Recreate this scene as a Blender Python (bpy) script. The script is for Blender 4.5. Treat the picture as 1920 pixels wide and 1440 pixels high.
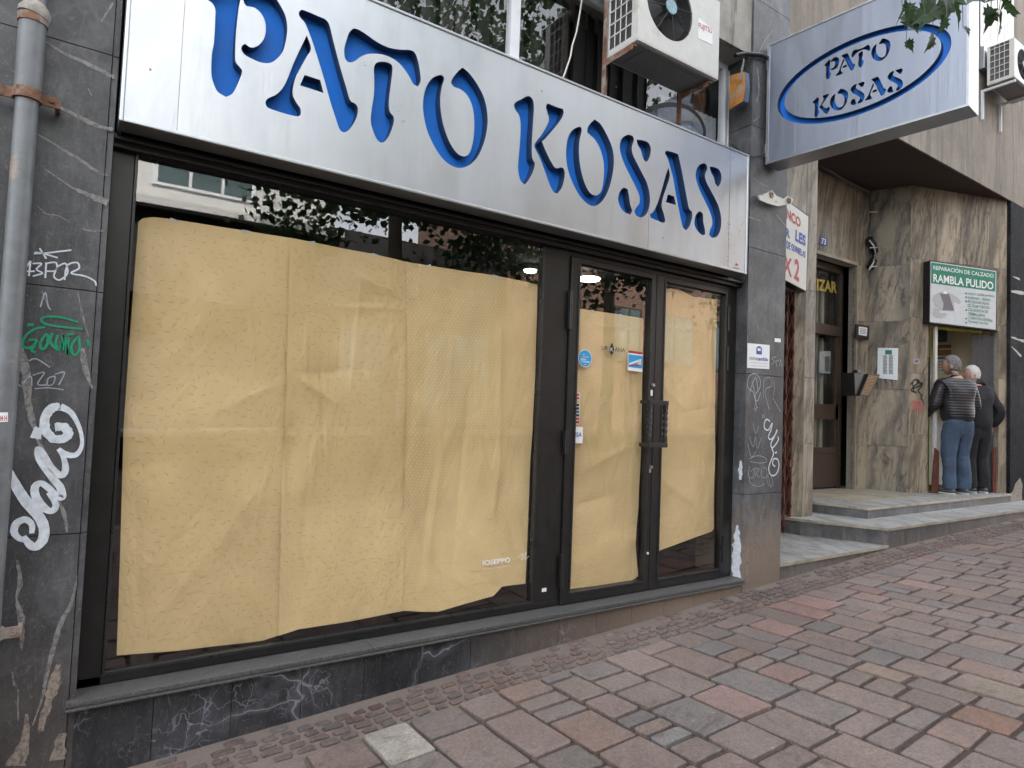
import bpy, bmesh, math, random
from math import radians, sin, cos, pi
from mathutils import Vector, Matrix, noise
random.seed(7)
C = bpy.context.scene
for o in list(bpy.data.objects): bpy.data.objects.remove(o)
col = C.collection

# ------------------------------------------------------------------ camera
YAW, PIT, ROL = 0.59493203, 0.04541514, 0.03825319
FPX = 1200.0
CAM = Vector((0, -3.1, 1.5))
fwd = Vector((sin(YAW)*cos(PIT), cos(YAW)*cos(PIT), sin(PIT)))
rt = Vector((cos(YAW), -sin(YAW), 0)); up = rt.cross(fwd)
RT = rt*cos(ROL)+up*sin(ROL); UPV = -rt*sin(ROL)+up*cos(ROL)
cd = bpy.data.cameras.new('camera'); cam = bpy.data.objects.new('camera', cd); col.objects.link(cam)
cd.sensor_width = 36; cd.lens = 36*FPX/1920; cd.clip_start = 0.05; cd.clip_end = 500
M = Matrix((RT, UPV, -fwd)).transposed().to_4x4(); M.translation = CAM
cam.matrix_world = M
C.camera = cam
# ------------------------------------------------------------------ world, sun, exposure
SUN_EL, SUN_AZ = radians(50), radians(342)      # azimuth clockwise from +Y: behind the shop, which shades the pavement
w = bpy.data.worlds.new('World'); C.world = w; w.use_nodes = True
wn = w.node_tree; wn.nodes.clear()
sky = wn.nodes.new('ShaderNodeTexSky'); sky.sky_type = 'NISHITA'; sky.sun_disc = False
sky.sun_elevation = SUN_EL; sky.sun_rotation = SUN_AZ; sky.dust_density = 3.0; sky.air_density = 1.0; sky.ozone_density = 1.0
hs = wn.nodes.new('ShaderNodeHueSaturation'); hs.inputs['Saturation'].default_value = 0.2
bg = wn.nodes.new('ShaderNodeBackground'); bg.inputs[1].default_value = 0.15
wo = wn.nodes.new('ShaderNodeOutputWorld')
wn.links.new(sky.outputs[0], hs.inputs['Color']); wn.links.new(hs.outputs[0], bg.inputs[0]); wn.links.new(bg.outputs[0], wo.inputs[0])
sd = bpy.data.lights.new('sun', 'SUN'); sd.energy = 3.0; sd.angle = radians(2); sd.color = (1, .95, .88)
so = bpy.data.objects.new('sun', sd); col.objects.link(so)
sv = Vector((sin(SUN_AZ)*cos(SUN_EL), cos(SUN_AZ)*cos(SUN_EL), sin(SUN_EL)))
so.rotation_euler = sv.to_track_quat('Z', 'Y').to_euler()
C.view_settings.view_transform = 'Standard'; C.view_settings.look = 'None'
C.view_settings.exposure = 3.0; C.view_settings.gamma = 1
C.render.engine = 'CYCLES'
C.cycles.max_bounces = 8; C.cycles.transparent_max_bounces = 16; C.cycles.glossy_bounces = 4

# ------------------------------------------------------------------ rays of the survey photo -> points on real planes
def ray(px, py): return RT*(px-960)-UPV*(py-720)+fwd*FPX
def PY(px, py, y=0.0):
    d = ray(px, py); return CAM+d*((y-CAM.y)/d.y)
def PZ(px, py, z=0.0):
    d = ray(px, py); return CAM+d*((z-CAM.z)/d.z)
def PP(px, py, p0, n):
    d = ray(px, py); return CAM+d*((Vector(p0)-CAM).dot(n)/d.dot(n))

# ------------------------------------------------------------------ materials
MATS = {}
class NT:
    def __init__(s, name):
        s.m = bpy.data.materials.new(name); s.m.use_nodes = True; s.t = s.m.node_tree
        s.n = s.t.nodes; s.l = s.t.links; s.n.clear()
        s.out = s.n.new('ShaderNodeOutputMaterial'); s.b = s.n.new('ShaderNodeBsdfPrincipled')
        s.l.new(s.b.outputs[0], s.out.inputs[0])
        s.geo = s.n.new('ShaderNodeNewGeometry'); s.pos = s.geo.outputs['Position']
        MATS[name] = s.m
    def set(s, **k):
        for a, v in k.items():
            nm = {'col': 'Base Color', 'rough': 'Roughness', 'metal': 'Metallic', 'spec': 'Specular IOR Level', 'coat': 'Coat Weight'}[a]
            i = s.b.inputs[nm]
            if hasattr(v, 'links'): s.l.new(v, i)
            else: i.default_value = (*v, 1) if isinstance(v, tuple) else v
    def map(s, sc=(1, 1, 1), rot=(0, 0, 0), loc=(0, 0, 0), src=None):
        n = s.n.new('ShaderNodeMapping'); n.inputs['Scale'].default_value = sc; n.inputs['Rotation'].default_value = rot; n.inputs['Location'].default_value = loc
        s.l.new(src or s.pos, n.inputs[0]); return n.outputs[0]
    def noise(s, scale, detail=4, rough=.55, dist=0, src=None, colr=False):
        n = s.n.new('ShaderNodeTexNoise'); n.inputs['Scale'].default_value = scale; n.inputs['Detail'].default_value = detail
        n.inputs['Roughness'].default_value = rough; n.inputs['Distortion'].default_value = dist
        s.l.new(src or s.pos, n.inputs['Vector']); return n.outputs['Color' if colr else 'Fac']
    def voro(s, scale, feat='DISTANCE_TO_EDGE', src=None, out='Distance'):
        n = s.n.new('ShaderNodeTexVoronoi'); n.feature = feat; n.inputs['Scale'].default_value = scale
        s.l.new(src or s.pos, n.inputs['Vector']); return n.outputs[out]
    def wave(s, scale, dist=4, detail=3, dscale=1, src=None, direc='X'):
        n = s.n.new('ShaderNodeTexWave'); n.bands_direction = direc; n.inputs['Scale'].default_value = scale; n.inputs['Distortion'].default_value = dist
        n.inputs['Detail'].default_value = detail; n.inputs['Detail Scale'].default_value = dscale
        s.l.new(src or s.pos, n.inputs['Vector']); return n.outputs['Fac']
    def ramp(s, src, stops, interp='LINEAR'):
        n = s.n.new('ShaderNodeValToRGB'); n.color_ramp.interpolation = interp; e = n.color_ramp.elements
        while len(e) < len(stops): e.new(.5)
        for k, (p, c) in enumerate(stops):
            e[k].position = p
            if not isinstance(c, tuple): c = (c, c, c)
            e[k].color = (*c, 1)
        s.l.new(src, n.inputs[0]); return n.outputs[0]
    def mr(s, src, a, b, c=0, d=1):
        n = s.n.new('ShaderNodeMapRange'); n.inputs[1].default_value = a; n.inputs[2].default_value = b; n.inputs[3].default_value = c; n.inputs[4].default_value = d
        s.l.new(src, n.inputs[0]); return n.outputs[0]
    def mix(s, f, a, b, mode='MIX'):
        n = s.n.new('ShaderNodeMix'); n.data_type = 'RGBA'; n.blend_type = mode
        for i, v in ((0, f), (6, a), (7, b)):
            if hasattr(v, 'links'): s.l.new(v, n.inputs[i])
            else: n.inputs[i].default_value = (*v, 1) if isinstance(v, tuple) else v
        return n.outputs[2]
    def math(s, op, a, b=0.0):
        n = s.n.new('ShaderNodeMath'); n.operation = op
        for i, v in ((0, a), (1, b)):
            if hasattr(v, 'links'): s.l.new(v, n.inputs[i])
            else: n.inputs[i].default_value = v
        return n.outputs[0]
    def sep(s, src=None):
        n = s.n.new('ShaderNodeSeparateXYZ'); s.l.new(src or s.pos, n.inputs[0]); return n.outputs
    def warp(s, amt, scale, src=None):
        c = s.noise(scale, 3, .6, 0, src, True)
        a = s.n.new('ShaderNodeVectorMath'); a.operation = 'SUBTRACT'; s.l.new(c, a.inputs[0]); a.inputs[1].default_value = (.5, .5, .5)
        m = s.n.new('ShaderNodeVectorMath'); m.operation = 'SCALE'; s.l.new(a.outputs[0], m.inputs[0]); m.inputs['Scale'].default_value = amt
        d = s.n.new('ShaderNodeVectorMath'); d.operation = 'ADD'; s.l.new(m.outputs[0], d.inputs[0]); s.l.new(src or s.pos, d.inputs[1])
        return d.outputs[0]
    def island(s): return s.geo.outputs['Random Per Island']
    def shift(s, k):
        m = s.n.new('ShaderNodeVectorMath'); m.operation = 'ADD'; c = s.n.new('ShaderNodeCombineXYZ'); v = s.math('MULTIPLY', s.island(), k)
        for i in range(3): s.l.new(v, c.inputs[i])
        s.l.new(s.pos, m.inputs[0]); s.l.new(c.outputs[0], m.inputs[1]); return m.outputs[0]
    def bump(s, h, st=.3, dist=.01):
        n = s.n.new('ShaderNodeBump'); n.inputs['Strength'].default_value = st; n.inputs['Distance'].default_value = dist
        s.l.new(h, n.inputs['Height']); s.l.new(n.outputs[0], s.b.inputs['Normal'])

def plain(name, c, rough=.6, metal=0, var=.15, scale=30, bump=0, dirt=None):
    t = NT(name)
    n = t.noise(scale, 4, .6)
    c2 = tuple(x*(1-var) for x in c); c1 = tuple(min(1, x*(1+var)) for x in c)
    cc = t.ramp(n, [(.3, c2), (.7, c1)])
    if dirt:
        d = t.noise(5, 6, .7)
        cc = t.mix(t.mr(d, dirt[0], dirt[0]+.12), cc, dirt[1])
    t.set(col=cc, rough=t.mr(n, .3, .7, rough*.85, min(1, rough*1.15)), metal=metal)
    if bump: t.bump(t.noise(scale*3, 5, .7), bump, .004)
    return t.m

def dark_marble(name, dirtz, webs=False, base=(.082, .083, .088), wear=1.0):
    t = NT(name)
    n = t.noise(4.5, 8, .72, .5); n2 = t.noise(34, 6, .7)
    c = t.ramp(n, [(.3, tuple(x*.5 for x in base)), (.52, base), (.72, tuple(x*1.7 for x in base))]); c = t.mix(1, c, t.ramp(t.island(), [(0, .8), (1, 1.2)]), 'MULTIPLY')
    # rubbed, chalky vertical wear
    st = t.noise(9, 6, .75, .3, t.map((2.2, 2.2, .55)))
    c = t.mix(t.mr(st, .47, .72, 0, .62*wear), c, (.17, .17, .174)); fs_ = t.noise(26, 6, .8, .2, t.map((1, 1, 2.5))); c = t.mix(t.mr(fs_, .54, .70, 0, .5*wear), c, (.23, .23, .235)); bl = t.noise(1.1, 5, .6, .5, t.map((1, 1, .8), (0, 0, 0), (7, 2, 1))); c = t.mix(t.mr(bl, .40, .60, .75, 0), c, tuple(x*.3 for x in base)); sc_ = t.noise(14, 2, .5, 3.5, t.map((1, 1, .25))); c = t.mix(t.mr(t.math('ABSOLUTE', t.math('SUBTRACT', sc_, .5)), 0, .012, .3, 0), c, (.24, .24, .25))
    sp = t.noise(90, 2, .5); c = t.mix(t.mr(sp, .68, .74, 0, .6*wear), c, (.24, .24, .25))
    wv = t.warp(.35 if webs else .5, 2.5)
    e = t.voro(3.1 if webs else .9, src=wv); msk = t.noise(1.9 if webs else 1.2, 3, .5)
    v = t.math('MULTIPLY', t.mr(e, 0.0, .013 if webs else .012, 1, 0), t.mr(msk, .5 if webs else .42, .64 if webs else .6))
    c = t.mix(t.math('MULTIPLY', v, .8 if webs else .12), c, (.36, .36, .4) if webs else (.32, .31, .3))
    if webs:
        e2 = t.voro(10, src=t.warp(.25, 6)); m2 = t.noise(3.3, 3, .5)
        c = t.mix(t.math('MULTIPLY', t.mr(e2, 0, .03, .8, 0), t.mr(m2, .5, .66)), c, (.27, .28, .33))
        halo = t.math('MULTIPLY', t.mr(e, 0.0, .09, .35, 0), t.mr(msk, .45, .65)); c = t.mix(halo, c, (.16, .165, .19))
    z = t.sep()[2]; x = t.sep()[0]
    # splashed earth and salt at the foot, more of it further up the street
    low = t.math('ADD', t.math('SUBTRACT', z, t.math('MULTIPLY', x, .048)), t.math('MULTIPLY', t.noise(9, 6, .8, .3, t.map((1.6, 1.6, .22))), -1.0))
    d = t.mr(low, dirtz-.62, dirtz-.25, 1, 0)
    xr = t.mr(x, 1.8, 3.6, .0, 1) if webs else t.mr(x, .2, 3.5, .12, .8)
    c = t.mix(t.math('MULTIPLY', t.math('MULTIPLY', d, xr), .8), c, (.27, .2, .15))
    t.set(col=c, rough=t.mr(n2, .3, .7, .32, .55), spec=.4)
    t.bump(n2, .15, .003)
    return t.m
dark_marble('pilaster_marble', .42)
dark_marble('plinth_marble', .40, True, (.042, .043, .048), .45)

def brown_marble(name, base, dark, rot=(0, radians(-22), 0), sc=1.0, cont=.8):
    t = NT(name)
    mp = t.map((1, 1, .38), rot, (0, 0, 0), t.shift(17)); wp = t.warp(.5, .9, mp)
    n = t.noise(1.5*sc, 7, .62, 1.2, t.map((3.2, 3.2, .5), (0, 0, 0), (0, 0, 0), wp)); n3 = t.noise(2.5, 6, .65)
    c = t.ramp(n, [(.34, tuple(a*.3+b*.7 for a, b in zip(base, dark))), (.5, base), (.72, tuple(x*1.15 for x in base))])
    n2 = t.noise(1.3*sc, 5, .6, 2.2, t.map((5.5, 5.5, .45), (0, 0, 0), (3, 1, 0), wp))
    ln = t.mr(t.math('ABSOLUTE', t.math('SUBTRACT', n2, .5)), 0, .045, 1, 0); c = t.mix(t.math('MULTIPLY', ln, t.math('MULTIPLY', t.mr(n3, .4, .6), cont)), c, dark)
    c = t.mix(t.mr(n3, .35, .75, 0, .45), c, tuple((x*.75+.02) for x in base))
    h = t.noise(60, 2, .5); c = t.mix(t.mr(h, .70, .75, 0, .6), c, dark)
    if cont >= 1:
        w1 = t.wave(1.1*sc, 11, 4, .8, t.map((1, 1, .32), (0, radians(-35), radians(25)), (0, 0, 0), t.warp(.35, 1.3, t.shift(9)))); c = t.mix(t.mr(w1, .0, .3, .5, 0), c, dark)
        w3 = t.wave(4.2*sc, 8, 4, 1.1, t.map((1, 1, .3), (0, radians(-30), radians(25)), (0, 0, 0), t.warp(.25, 1.8, t.shift(5)))); c = t.mix(t.math('MULTIPLY', t.mr(w3, .0, .22, .8, 0), t.mr(n3, .42, .6)), c, dark)
    c = t.mix(1, c, t.ramp(t.island(), [(0, .78), (1, 1.18)]), 'MULTIPLY')
    st = t.noise(2.5, 5, .7, .2, t.map((2.2, 2.2, .14))); c = t.mix(t.mr(st, .52, .75, 0, .45), c, tuple(x*.42 for x in base))
    t.set(col=c, rough=t.mr(n3, .3, .7, .4, .65)); t.bump(t.noise(45, 4, .6), .1, .003)
brown_marble('brown_marble', (.33, .275, .2), (.06, .05, .04), cont=1)
brown_marble('swirled_marble', (.30, .25, .185), (.05, .045, .04), (0, radians(-32), radians(30)), .9, 1)
brown_marble('tan_marble', (.36, .31, .235), (.14, .12, .095), (0, radians(12), 0), .7, .5)
brown_marble('step_marble', (.37, .365, .35), (.17, .17, .17), (radians(80), radians(30), 0), 1.3, 1)
def stucco():
    t = NT('stucco'); n = t.noise(1.2, 8, .7); st = t.noise(3, 6, .7, .3, t.map((2.5, 2.5, .18)))
    c = t.ramp(n, [(.3, (.2, .17, .14)), (.7, (.38, .325, .27))]); c = t.mix(t.mr(st, .46, .66, 0, .75), c, (.12, .108, .095)); sp = t.noise(40, 6, .85); c = t.mix(t.mr(sp, .35, .7, .35, 0), c, (.1, .09, .08))
    t.set(col=c, rough=.9); t.bump(t.noise(70, 5, .7), .5, .004)
stucco()
def concrete():
    t = NT('concrete'); n = t.noise(5, 8, .7); st = t.noise(4, 5, .7, .3, t.map((2, 2, .2)))
    c = t.ramp(n, [(.3, (.22, .205, .18)), (.6, (.33, .31, .28)), (.8, (.42, .4, .36))]); c = t.mix(t.mr(st, .58, .7, 0, .8), c, (.07, .065, .06))
    t.set(col=c, rough=.9); t.bump(t.noise(50, 6, .75), .6, .006)
concrete()

def aluminium(name, base=(.52, .54, .57), rough=.38, streak=(14, 14, .35)):
    t = NT(name)
    br = t.noise(160, 3, .6, 0, t.map((.05, 1, 1.6))); st = t.noise(1.6, 5, .65, .8, t.map(streak[:2]+(streak[2],)) if False else t.map((1.6, 1.6, .45), (0, radians(-6), 0)))
    n = t.noise(2.5, 6, .6)
    c = t.ramp(n, [(.3, tuple(x*.93 for x in base)), (.7, base)])
    gr = t.noise(7, 6, .8, .2, t.map((1.5, 1.5, .25))); c = t.mix(t.mr(gr, .5, .8, 0, .3), c, tuple(x*.78 for x in base))
    r = t.math('ADD', t.mr(st, .35, .65, rough-.09, rough+.12), t.mr(br, .3, .7, -.03, .03))
    t.set(col=c, rough=r, metal=.92); t.bump(br, .05, .001)
    h = t.noise(1.1, 4, .6, .8, t.map((4.5, 4.5, .45), (0, radians(7), 0)))
    b2 = t.n.new('ShaderNodeBump'); b2.inputs['Strength'].default_value = .14; b2.inputs['Distance'].default_value = .02
    t.l.new(h, b2.inputs['Height'])
    for nn in t.n:
        if nn.type == 'BUMP' and nn != b2: t.l.new(b2.outputs[0], nn.inputs['Normal'])
aluminium('brushed_aluminium')
aluminium('blade_aluminium', (.29, .32, .385), .42)
plain('aluminium_trim', (.42, .44, .46), .35, .9, .08, 20)
plain('black_frame', (.012, .0115, .011), .38, 0, .25, 12)
plain('frame_bead', (.02, .02, .021), .3, 0, .2, 12)
plain('blue_panel', (.003, .15, .62), .75, 0, .12, 3)
plain('letter_return', (.03, .06, .12), .5, .3, .2, 8)
plain('sill_stone', (.078, .077, .076), .5, 0, .5, 110, .3, (.6, (.14, .135, .13)))
plain('white_metal', (.54, .535, .51), .4, 0, .07, 12, 0, (.6, (.4, .33, .24)))
plain('white_plastic', (.72, .73, .72), .45, 0, .04, 12)
plain('window_white', (.7, .72, .75), .4, 0, .05, 10)
plain('black_plastic', (.012, .012, .013), .4, 0, .2, 30)
plain('fan_dark', (.018, .018, .02), .5, 0, .3, 30)
plain('fin_grey', (.16, .16, .16), .5, .4, .2, 60)
plain('hub_blue', (.22, .34, .4), .5, 0, .4, 60)
plain('rust', (.17, .085, .05), .8, .1, .6, 25, .4, (.5, (.32, .29, .26)))
plain('rust_red', (.14, .045, .03), .8, 0, .4, 30, .3)
plain('pipe_grey', (.165, .175, .185), .5, .25, .2, 14, .15, (.6, (.38, .27, .2)))
plain('cement', (.3, .28, .25), .95, 0, .3, 40, .8)
plain('brown_steel', (.065, .045, .032), .45, .3, .2, 15)
plain('dark_interior', (.02, .019, .018), .8, 0, .3, 3)
plain('interior_floor', (.09, .05, .035), .4, 0, .3, 6)
plain('dark_slats', (.02, .018, .017), .6, 0, .3, 8)
plain('cream_wall', (.78, .69, .5), .8, 0, .06, 4)
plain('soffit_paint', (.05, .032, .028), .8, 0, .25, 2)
plain('curtain', (.42, .38, .33), .9, 0, .15, 8)
plain('yellow_paint', (.26, .25, .03), .6, 0, .3, 12, 0, (.62, (.1, .09, .05)))
plain('navy_paint', (.015, .02, .045), .6, 0, .3, 12)
plain('grey_shutter', (.085, .085, .09), .5, .4, .15, 12)
plain('label_white', (.78, .79, .8), .5, 0, .03, 20)
plain('ink_black', (.012, .012, .014), .5, 0, .1, 20)
plain('ink_red', (.42, .03, .03), .5, 0, .15, 20)
plain('ink_blue', (.03, .07, .36), .5, 0, .15, 20)
plain('ink_green', (.015, .2, .12), .5, 0, .12, 20)
plain('ink_grey', (.2, .2, .2), .6, 0, .1, 20)
plain('ink_cyan', (.02, .3, .6), .5, 0, .08, 20)
plain('gold_letter', (.55, .42, .1), .35, .5, .15, 20)
plain('sign_cream', (.62, .6, .55), .5, 0, .06, 10)
plain('sign_grey', (.56, .58, .6), .5, 0, .05, 10)
plain('sign_shirt', (.42, .42, .43), .6, 0, .05, 10)
plain('sign_vest', (.16, .15, .16), .6, 0, .1, 60)
plain('paint_white', (.6, .64, .69), .6, 0, .18, 40)
plain('paint_scrawl', (.33, .35, .4), .7, 0, .3, 60)
plain('paint_green', (.0, .24, .11), .6, 0, .2, 50)
plain('paint_pink', (.55, .12, .12), .6, 0, .2, 50)
def vein(name, c):
    t = NT(name); n = t.noise(38, 6, .75, .6); k = t.noise(120, 3, .6)
    cc = t.mix(t.mr(n, .38, .56), (.075, .077, .084), c); cc = t.mix(t.mr(k, .35, .7, 0, .35), cc, tuple(x*.6 for x in c)); t.set(col=cc, rough=.5)
vein('vein_white', (.26, .25, .24))
vein('vein_tan', (.31, .25, .2))
plain('orange_plastic', (.5, .2, .04), .6, 0, .3, 14, 0, (.55, (.35, .32, .25)))
plain('bluegrey_plastic', (.09, .12, .17), .5, 0, .2, 14)
plain('wood_slats', (.3, .17, .06), .5, 0, .2, 20)
plain('skin', (.48, .26, .19), .5, 0, .08, 20)
plain('grey_hair', (.17, .165, .16), .8, 0, .6, 60, .8)
plain('white_hair', (.62, .6, .57), .8, 0, .3, 90, .5)
plain('jeans', (.05, .08, .13), .85, 0, .35, 9, .3)
plain('black_cloth', (.012, .012, .015), .8, 0, .3, 20, .2)
plain('shoe_grey', (.09, .1, .095), .7, 0, .3, 40)
plain('shoe_sole', (.6, .6, .56), .7, 0, .08, 40)
plain('grey_shirt', (.3, .32, .36), .8, 0, .2, 40)
plain('bark', (.14, .12, .09), .9, 0, .4, 18, .5)
plain('facade_white', (.6, .6, .59), .8, 0, .08, 2)
plain('facade_brown', (.2, .12, .09), .8, 0, .15, 2)
plain('building_glass', (.1, .14, .145), .08, 0, .2, 1)
plain('asphalt', (.06, .06, .062), .9, 0, .2, 40, .4)

def jacket():
    t = NT('puffer_cloth'); z = t.map((1, 1, 1))
    wv = t.wave(8.5, .8, 2, 2, z, 'Z'); n = t.noise(18, 4, .6)
    t.set(col=t.ramp(wv, [(0, (.012, .011, .013)), (.3, (.02, .018, .021)), (1, (.026, .023, .027))]), rough=.42)
    t.bump(t.math('ADD', wv, t.math('MULTIPLY', n, .6)), .5, .006)
jacket()
def paper(name):
    t = NT(name); n = t.noise(3.5, 6, .6, .3); f = t.noise(140, 3, .6)
    c = t.ramp(n, [(.3, (.73, .54, .285)), (.7, (.80, .60, .33))])
    c = t.mix(t.mr(f, .3, .7, 0, .15), c, (.6, .42, .2))
    t.set(col=c, rough=.62, spec=.35)
    lf = t.noise(.9, 3, .5, .5); c = t.mix(1, c, t.ramp(lf, [(.3, (.86, .84, .8)), (.7, (1.08, 1.07, 1.05))]), 'MULTIPLY'); t.set(col=c); cr = t.noise(2.2, 5, .6, .5, t.map((1, 1, .5))); t.bump(cr, .6, .07)
paper('kraft_paper')
plain('tape', (.6, .56, .46), .25, 0, .1, 30)
plain('paper_dash', (.37, .26, .12), .7, 0, .3, 60)
plain('paper_dot', (.84, .70, .40), .6, 0, .05, 20)

def glass():
    m = bpy.data.materials.new('window_glass'); m.use_nodes = True; t = m.node_tree; t.nodes.clear()
    o = t.nodes.new('ShaderNodeOutputMaterial'); mx = t.nodes.new('ShaderNodeMixShader'); tr = t.nodes.new('ShaderNodeBsdfTransparent')
    gl = t.nodes.new('ShaderNodeBsdfGlossy'); gl.inputs['Roughness'].default_value = 0.0; lw = t.nodes.new('ShaderNodeLayerWeight'); lw.inputs[0].default_value = .5; pw = t.nodes.new('ShaderNodeMath'); pw.operation = 'POWER'; pw.inputs[1].default_value = 5; fr = t.nodes.new('ShaderNodeMapRange'); fr.inputs[3].default_value = .12; fr.inputs[4].default_value = 1; t.links.new(lw.outputs['Facing'], pw.inputs[0]); t.links.new(pw.outputs[0], fr.inputs[0])
    tr.inputs[0].default_value = (.95, .96, .95, 1)
    nz = t.nodes.new('ShaderNodeTexNoise'); nz.inputs['Scale'].default_value = .8; nz.inputs['Detail'].default_value = 1; g = t.nodes.new('ShaderNodeNewGeometry')
    bp = t.nodes.new('ShaderNodeBump'); bp.inputs['Strength'].default_value = .06; bp.inputs['Distance'].default_value = .05
    t.links.new(g.outputs['Position'], nz.inputs['Vector']); t.links.new(nz.outputs['Fac'], bp.inputs['Height']); t.links.new(bp.outputs[0], gl.inputs['Normal'])
    t.links.new(fr.outputs[0], mx.inputs[0]); t.links.new(tr.outputs[0], mx.inputs[1]); t.links.new(gl.outputs[0], mx.inputs[2]); t.links.new(mx.outputs[0], o.inputs[0])
    MATS['window_glass'] = m
glass()
def emit(name, c, s):
    t = NT(name); t.b.inputs['Emission Color'].default_value = (*c, 1); t.b.inputs['Emission Strength'].default_value = s; t.set(col=c)
emit('lamp_disc', (1, 1, .95), 3.0)

def paving():
    t = NT('paving_stone')
    a = t.n.new('ShaderNodeAttribute'); a.attribute_name = 'tint'; c = a.outputs['Color']
    n = t.noise(4, 6, .65, .3); g = t.noise(75, 5, .85); g2 = t.noise(22, 6, .75, .4)
    c = t.mix(t.mr(n, .3, .7, 0, .55), c, (.175, .15, .142))
    c = t.mix(t.mr(g2, .3, .7), t.mix(1, c, (.74, .75, .77), 'MULTIPLY'), t.mix(1, c, (1.2, 1.17, 1.14), 'MULTIPLY'))
    c = t.mix(t.mr(g, .32, .68), t.mix(1, c, (.62, .62, .63), 'MULTIPLY'), t.mix(1, c, (1.36, 1.34, 1.32), 'MULTIPLY'))
    vn = t.noise(6, 3, .5, 1.5, t.map((1, .35, 1), (0, 0, .5))); c = t.mix(t.mr(t.math('ABSOLUTE', t.math('SUBTRACT', vn, .5)), 0, .02, .35, 0), c, (.24, .16, .13))
    ds = t.noise(2.2, 7, .8, .8); c = t.mix(t.mr(ds, .56, .68, 0, .65), c, (.055, .042, .038)); bg_ = t.noise(.55, 4, .6, .4); c = t.mix(1, c, t.ramp(bg_, [(.32, .74), (.68, 1.2)]), 'MULTIPLY')
    gum = t.voro(5.5, 'F1'); c = t.mix(t.mr(gum, .035, .05, .6, 0), c, (.3, .29, .28))
    t.set(col=c, rough=t.mr(g2, .3, .7, .6, .85), spec=.3)
    t.bump(t.math('ADD', g, t.math('MULTIPLY', g2, 1.4)), .75, .006)
paving()
def joints():
    t = NT('joint_sand'); n = t.noise(60, 5, .7); y = t.sep()[1]
    c = t.mix(t.mr(y, -.62, -.34, 0, 1), (.04, .029, .024), (.175, .14, .12))
    c = t.mix(t.mr(n, .35, .7, 0, .5), c, (.13, .1, .085)); t.set(col=c, rough=.95); t.bump(n, .8, .01)
joints()
def leafm(name, c):
    t = NT(name); n = t.noise(11, 3, .5)
    t.set(col=t.ramp(n, [(.3, tuple(x*.6 for x in c)), (.7, tuple(x*1.3 for x in c))]), rough=.5)
    tl = t.n.new('ShaderNodeBsdfTranslucent'); tl.inputs[0].default_value = (c[0]*1.6, c[1]*1.8, c[2], 1)
    mx = t.n.new('ShaderNodeMixShader'); mx.inputs[0].default_value = .3
    t.l.new(t.b.outputs[0], mx.inputs[1]); t.l.new(tl.outputs[0], mx.inputs[2]); t.l.new(mx.outputs[0], t.out.inputs[0])
leafm('leaf_green', (.03, .06, .026))

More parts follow.
